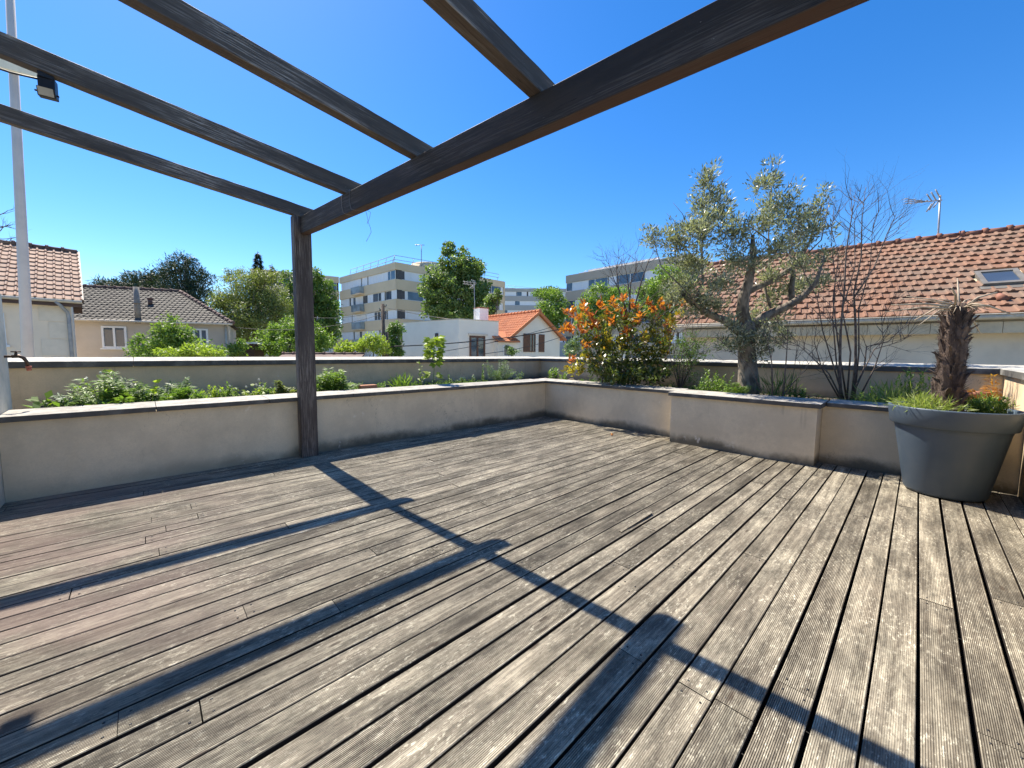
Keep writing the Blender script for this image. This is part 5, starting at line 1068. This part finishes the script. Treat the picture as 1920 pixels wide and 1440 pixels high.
# ------------------------------------------------------------------ background trees
def bg(name, label, px, d, n, clumps, cr, L, W, mat, tr=.25, cat='tree', shell=.45, depth=None, group=None, limbs=14):
    bl = [pxblob(x, y, rx, ry, d + (random.uniform(-.02, .02) * d), depth) for x, y, rx, ry in px]
    x0 = sum(b[0] for b in px) / len(px); c = gd(x0, 660, d); base = (c.x, c.y, GZ)
    return tree(name, label, cat, bl, base, n, clumps, cr, L, W, mat, trunk_r=tr, group=group, shell=shell, limbs=limbs)
bg('linden_tree', 'big round dense dark green tree in front of the beige apartment block', [(852, 490, 30, 32), (850, 520, 48, 36), (882, 520, 34, 40), (822, 545, 36, 34), (860, 560, 56, 44), (895, 555, 24, 30), (815, 580, 28, 24), (860, 598, 60, 22), (838, 470, 18, 12), (880, 495, 20, 24), (804, 545, 14, 14), (908, 545, 14, 18)], 46, 19000, 420, .62, .30, .22, 'leaf_linden', .35)
bg('linden_tree', 'small leafy branch crown right of the white chimney', [(925, 560, 14, 10), (915, 580, 14, 14), (935, 553, 9, 7)], 40, 1300, 40, .35, .24, .18, 'leaf_linden', .12)
bg('pine_tree', 'tallest dark conifer behind the grey hipped roof', [(345, 485, 14, 14), (335, 500, 26, 16), (352, 515, 32, 18), (345, 535, 42, 22), (362, 555, 36, 22), (330, 548, 30, 22), (378, 575, 22, 20), (388, 520, 10, 8), (325, 490, 9, 8)], 36, 9000, 330, .45, .34, .07, 'leaf_dark', .25, shell=.6)
bg('pine_tree', 'lower dark conifer left of the tallest one, with spiky top', [(290, 515, 16, 10), (265, 522, 20, 10), (300, 530, 24, 16), (250, 535, 24, 12), (285, 545, 36, 16), (240, 520, 8, 10), (310, 512, 10, 10)], 38, 6000, 240, .40, .36, .07, 'leaf_dark', .22, shell=.6)
bg('pine_tree', 'low dark spiky treetop just above the left end of the grey roof', [(200, 532, 18, 8), (215, 538, 18, 8), (190, 538, 12, 5)], 38, 1500, 70, .35, .5, .06, 'leaf_dark', .15, shell=.6)
bg('locust_tree', 'wide yellow green airy tree right of the grey hipped roof', [(470, 535, 46, 28), (440, 560, 40, 30), (495, 560, 44, 34), (425, 590, 32, 34), (470, 595, 52, 40), (520, 580, 28, 44), (450, 625, 45, 22), (410, 560, 14, 24), (500, 520, 24, 14)], 33, 30000, 620, .55, .17, .075, 'leaf_willow', .28, shell=.15, limbs=40)
bg('locust_tree', 'thin pale treetop behind the yellow green tree', [(440, 520, 20, 14), (455, 512, 18, 10), (430, 512, 10, 12)], 42, 1000, 60, .35, .18, .09, 'leaf_willow', .15, shell=.2, limbs=25)
bg('chestnut_tree', 'dark green broad tree right behind the pergola post', [(590, 520, 22, 18), (600, 545, 30, 26), (575, 540, 30, 24), (610, 575, 28, 30), (590, 600, 46, 40), (540, 520, 12, 12), (620, 615, 20, 36), (560, 570, 30, 34)], 42, 13000, 320, .55, .30, .17, 'leaf_mid', .3)
bg('bush', 'large bright green rounded bush behind the parapet left of the post', [(510, 640, 36, 24), (545, 615, 36, 20), (575, 625, 38, 26), (600, 648, 30, 20), (490, 655, 22, 14), (550, 650, 60, 24), (530, 628, 34, 22)], 25, 12000, 340, .30, .17, .085, 'leaf_bright', .12, cat='bush')
bg('bush', 'yellow green flowering bush left of the wooden utility pole', [(660, 652, 26, 12), (690, 645, 26, 14), (715, 650, 18, 16), (645, 660, 16, 8), (700, 634, 16, 8)], 23, 4200, 160, .22, .15, .07, 'leaf_lime', .08, cat='bush')
bg('bush', 'dark green bush between utility pole and white house', [(740, 630, 14, 26), (738, 655, 16, 22), (746, 612, 8, 10)], 25, 3000, 110, .25, .17, .08, 'leaf_mid', .1, cat='bush')
bg('elder_bush', 'bright green bush before the tan house between its two windows', [(320, 640, 32, 22), (310, 615, 16, 16), (340, 622, 20, 14), (355, 650, 30, 16), (290, 655, 24, 14), (318, 600, 9, 8), (260, 660, 16, 10), (252, 640, 10, 10), (395, 660, 26, 9), (345, 668, 60, 10)], 13, 6500, 240, .20, .13, .05, 'leaf_bright', .05, cat='bush')
bg('elder_bush', 'pale yellow green shrub at the foot of the bright green bush', [(370, 658, 30, 10), (330, 662, 34, 8), (400, 662, 20, 6)], 11.5, 2200, 100, .12, .10, .045, 'leaf_lime', .03, cat='bush')
bg('bush', 'small green bush right of the tan house', [(442, 655, 14, 12), (452, 645, 9, 9)], 22, 900, 40, .2, .15, .08, 'leaf_bright', .05, cat='bush')
bg('ash_tree', 'light green tree just left of the taupe apartment block', [(1035, 555, 20, 14), (1030, 580, 26, 22), (1048, 600, 20, 26), (1025, 610, 24, 24), (1050, 570, 12, 16), (1012, 600, 12, 16)], 50, 7000, 220, .5, .28, .16, 'leaf_bright', .25)
bg('ash_tree', 'darker distant tree above the roof of the far blue grey block', [(1025, 548, 24, 7), (1012, 552, 12, 5)], 80, 1500, 70, .6, .4, .25, 'leaf_mid', .25)
bg('ash_tree', 'pale green tree in front of the taupe apartment block', [(1130, 555, 34, 20), (1105, 575, 26, 18), (1150, 575, 36, 24), (1125, 600, 46, 24), (1165, 550, 16, 12)], 32, 8000, 240, .38, .2, .1, 'leaf_bright', .2, limbs=30)
bg('acacia_tree', 'bright green tree behind the left part of the olive', [(1250, 515, 22, 16), (1235, 540, 34, 26), (1265, 545, 32, 30), (1225, 570, 30, 24), (1265, 580, 40, 26), (1290, 530, 20, 20), (1215, 545, 14, 18)], 20, 11000, 300, .26, .13, .075, 'leaf_bright', .16)
bg('bush', 'small light green bush right of the orange gable', [(1072, 650, 13, 12), (1080, 640, 8, 8), (1065, 660, 9, 6)], 24, 900, 40, .2, .14, .08, 'leaf_bluegreen', .05, cat='bush')
bg('bush', 'little green bush below the shuttered gable window', [(964, 658, 12, 7), (952, 652, 5, 5)], 27, 500, 30, .2, .12, .06, 'leaf_mid', .05, cat='bush')
def spruce(name, label, px, top, bot, wpx, d, n):
    a, b = gd(px, top, d), gd(px, bot, d); t = thing(name, (b.x, b.y, GZ), label, 'tree'); Ps, As, Ns = [], [], []; hgt = a.z - b.z; wd = wpx * d / F
    for _ in range(n):
        f = R.random() ** .7; an = R.uniform(0, 6.283); r = wd * f * R.uniform(.3, 1.0) * (.75 + .35 * math.sin(f * 34)); o = np.array([math.cos(an), math.sin(an), 0]); p = np.array([a.x, a.y, a.z - hgt * f]) + o * r - np.array([0, 0, r * .25])
        Ps.append(p); As.append(o + np.array([0, 0, -.25]) + R.normal(size=3) * .3); Ns.append(np.array([0, 0, 1]) + R.normal(size=3) * .4)
    leaves('crown', np.array(Ps), np.array(As), np.array(Ns), .5 * R.uniform(.6, 1.2, n), .12, 'leaf_dark', t)
    m = MB(); m.tube([(b.x, b.y, GZ), a + UZ * .2], [.25, .03], 6); m.build('trunk', 'bark', t)
spruce('spruce_tree', 'slim dark spruce tip above the yellow green tree', 483, 474, 530, 15, 52, 1500)
spruce('spruce_tree', 'tiny distant conifer just left of the pergola post', 510, 497, 530, 6, 58, 350)
# bare twigs behind the left lamp pole
lt = thing('bare_tree', gd(-6, 660, 10) + Vector((0, 0, GZ - 1.2)), 'bare dark twigs poking in behind the lamp pole', 'tree'); m = MB(); rr = random.Random(2); b = gd(-8, 640, 10)
m.tube([Vector((b.x, b.y, GZ)), gd(-10, 500, 10), gd(-6, 390, 10)], [.08, .05, .02], 6)
for y in (400, 415, 430, 445, 455, 462, 440, 420): grow(m, gd(-8, y + 8, 10), (RT0 + UZ * rr.uniform(-.1, .5)).normalized(), .35, .012, 2, rr, ang=.4)
m.build('branches', 'twig', lt)

# ------------------------------------------------------------------ utility pole, wires, low roof
b = gd(719, 640, 24); up_ = thing('utility_pole', (b.x, b.y, GZ), 'dark wooden utility pole with insulators before the apartment block', 'utility pole')
t0 = gd(717.5, 570, 24); m = MB(); m.tube([(b.x, b.y, GZ), (b.x, b.y, t0.z)], [.13, .10], 10); m.build('pole', 'wood_pole', up_)
m = MB(); bb = Vector((b.x, b.y, 0)) + RT0 * .22; m.tube([(bb.x, bb.y, GZ), (bb.x, bb.y, gd(725, 622, 24).z)], [.11, .1], 8); m.build('stub_pole', 'wood_pole', up_)
m = MB()
for y, s in ((574, 1), (581, -1), (588, 1), (593, -1)): p = gd(718, y, 24); m.tube([p, p + RT0 * .2 * s, p + RT0 * .2 * s + UZ * .1], .03, 6)
m.build('insulators', 'black', up_)
def wire(name, label, a, b_, sag, r, mat='cable'):
    m = MB(); m.tube([a.lerp(b_, i / 14) - UZ * sag * 4 * (i / 14) * (1 - i / 14) for i in range(15)], r, 5); tag(m.build(name, mat), label, 'wire')
wire('overhead_wire', 'pale overhead wire from the utility pole to the white chimney', gd(720, 576, 24), gd(900, 603, 31), .15, .022, 'wire')
wire('overhead_wire', 'thick black overhead cable crossing the white house front', gd(722, 650, 23), gd(1062, 615, 29), .25, .035)
wire('overhead_wire', 'thin dark wire slanting over the orange gable', gd(822, 660, 22), gd(1062, 604, 29), .2, .018)
wire('overhead_wire', 'lowest thin dark wire below the shuttered window', gd(900, 664, 22), gd(1062, 628, 29), .2, .018)
wire('overhead_wire', 'thin pale wire from the tan house roof to the utility pole', gd(436, 613, 22), gd(718, 588, 24), .5, .014)
wire('overhead_wire', 'thin wire crossing left to right behind the post to the pole top', gd(560, 592, 25), gd(717, 581, 24), .3, .014)
a, b_ = gd(532, 668, 17), gd(684, 668, 17); u = (b_ - a).normalized(); n_ = UZ.cross(u); lr = thing('low_roof', (a.x, a.y, GZ), 'edge of a low red tiled roof just above the parapet behind the post', 'roof')
m = MB(); zz = gd(600, 665.5, 17).z; a0 = Vector((a.x, a.y, 0)); L = (b_ - a).length
m.hexa([a0 + UZ * (zz - .5) - n_ * 1.4, a0 + u * L + UZ * (zz - .5) - n_ * 1.4, a0 + u * L + UZ * zz, a0 + UZ * zz, a0 + UZ * (zz - .44) - n_ * 1.4, a0 + u * L + UZ * (zz - .44) - n_ * 1.4, a0 + u * L + UZ * (zz + .04), a0 + UZ * (zz + .04)]); m.build('roof_slope', 'ridgedark', lr)
m = MB(); ridge(m, a0 + UZ * (zz + .03), a0 + u * L + UZ * (zz + .03), .07, .4); m.build('ridge_tiles', 'ridgedark', lr)
m = MB(); m.obox(a0, u, n_, .1, L - .1, -1.3, -.05, GZ, zz - .5) ; m.build('wall', 'housewall', lr)
c = gd(462, 656, 23); u, n_ = RT0, -FW0; c0 = Vector((c.x, c.y, 0)); sh = thing('garden_shed', (c.x, c.y, GZ), 'small dark shed with pale roof edge beside the tan house', 'shed')
m = MB(); m.obox(c0, u, n_, -.45, .45, -.9, 0, GZ, c.z + .35); m.build('wall', 'darktrim', sh); m = MB(); m.obox(c0, u, n_, -.6, .6, -1, .15, c.z + .36, c.z + .46); m.build('roof', 'white', sh)
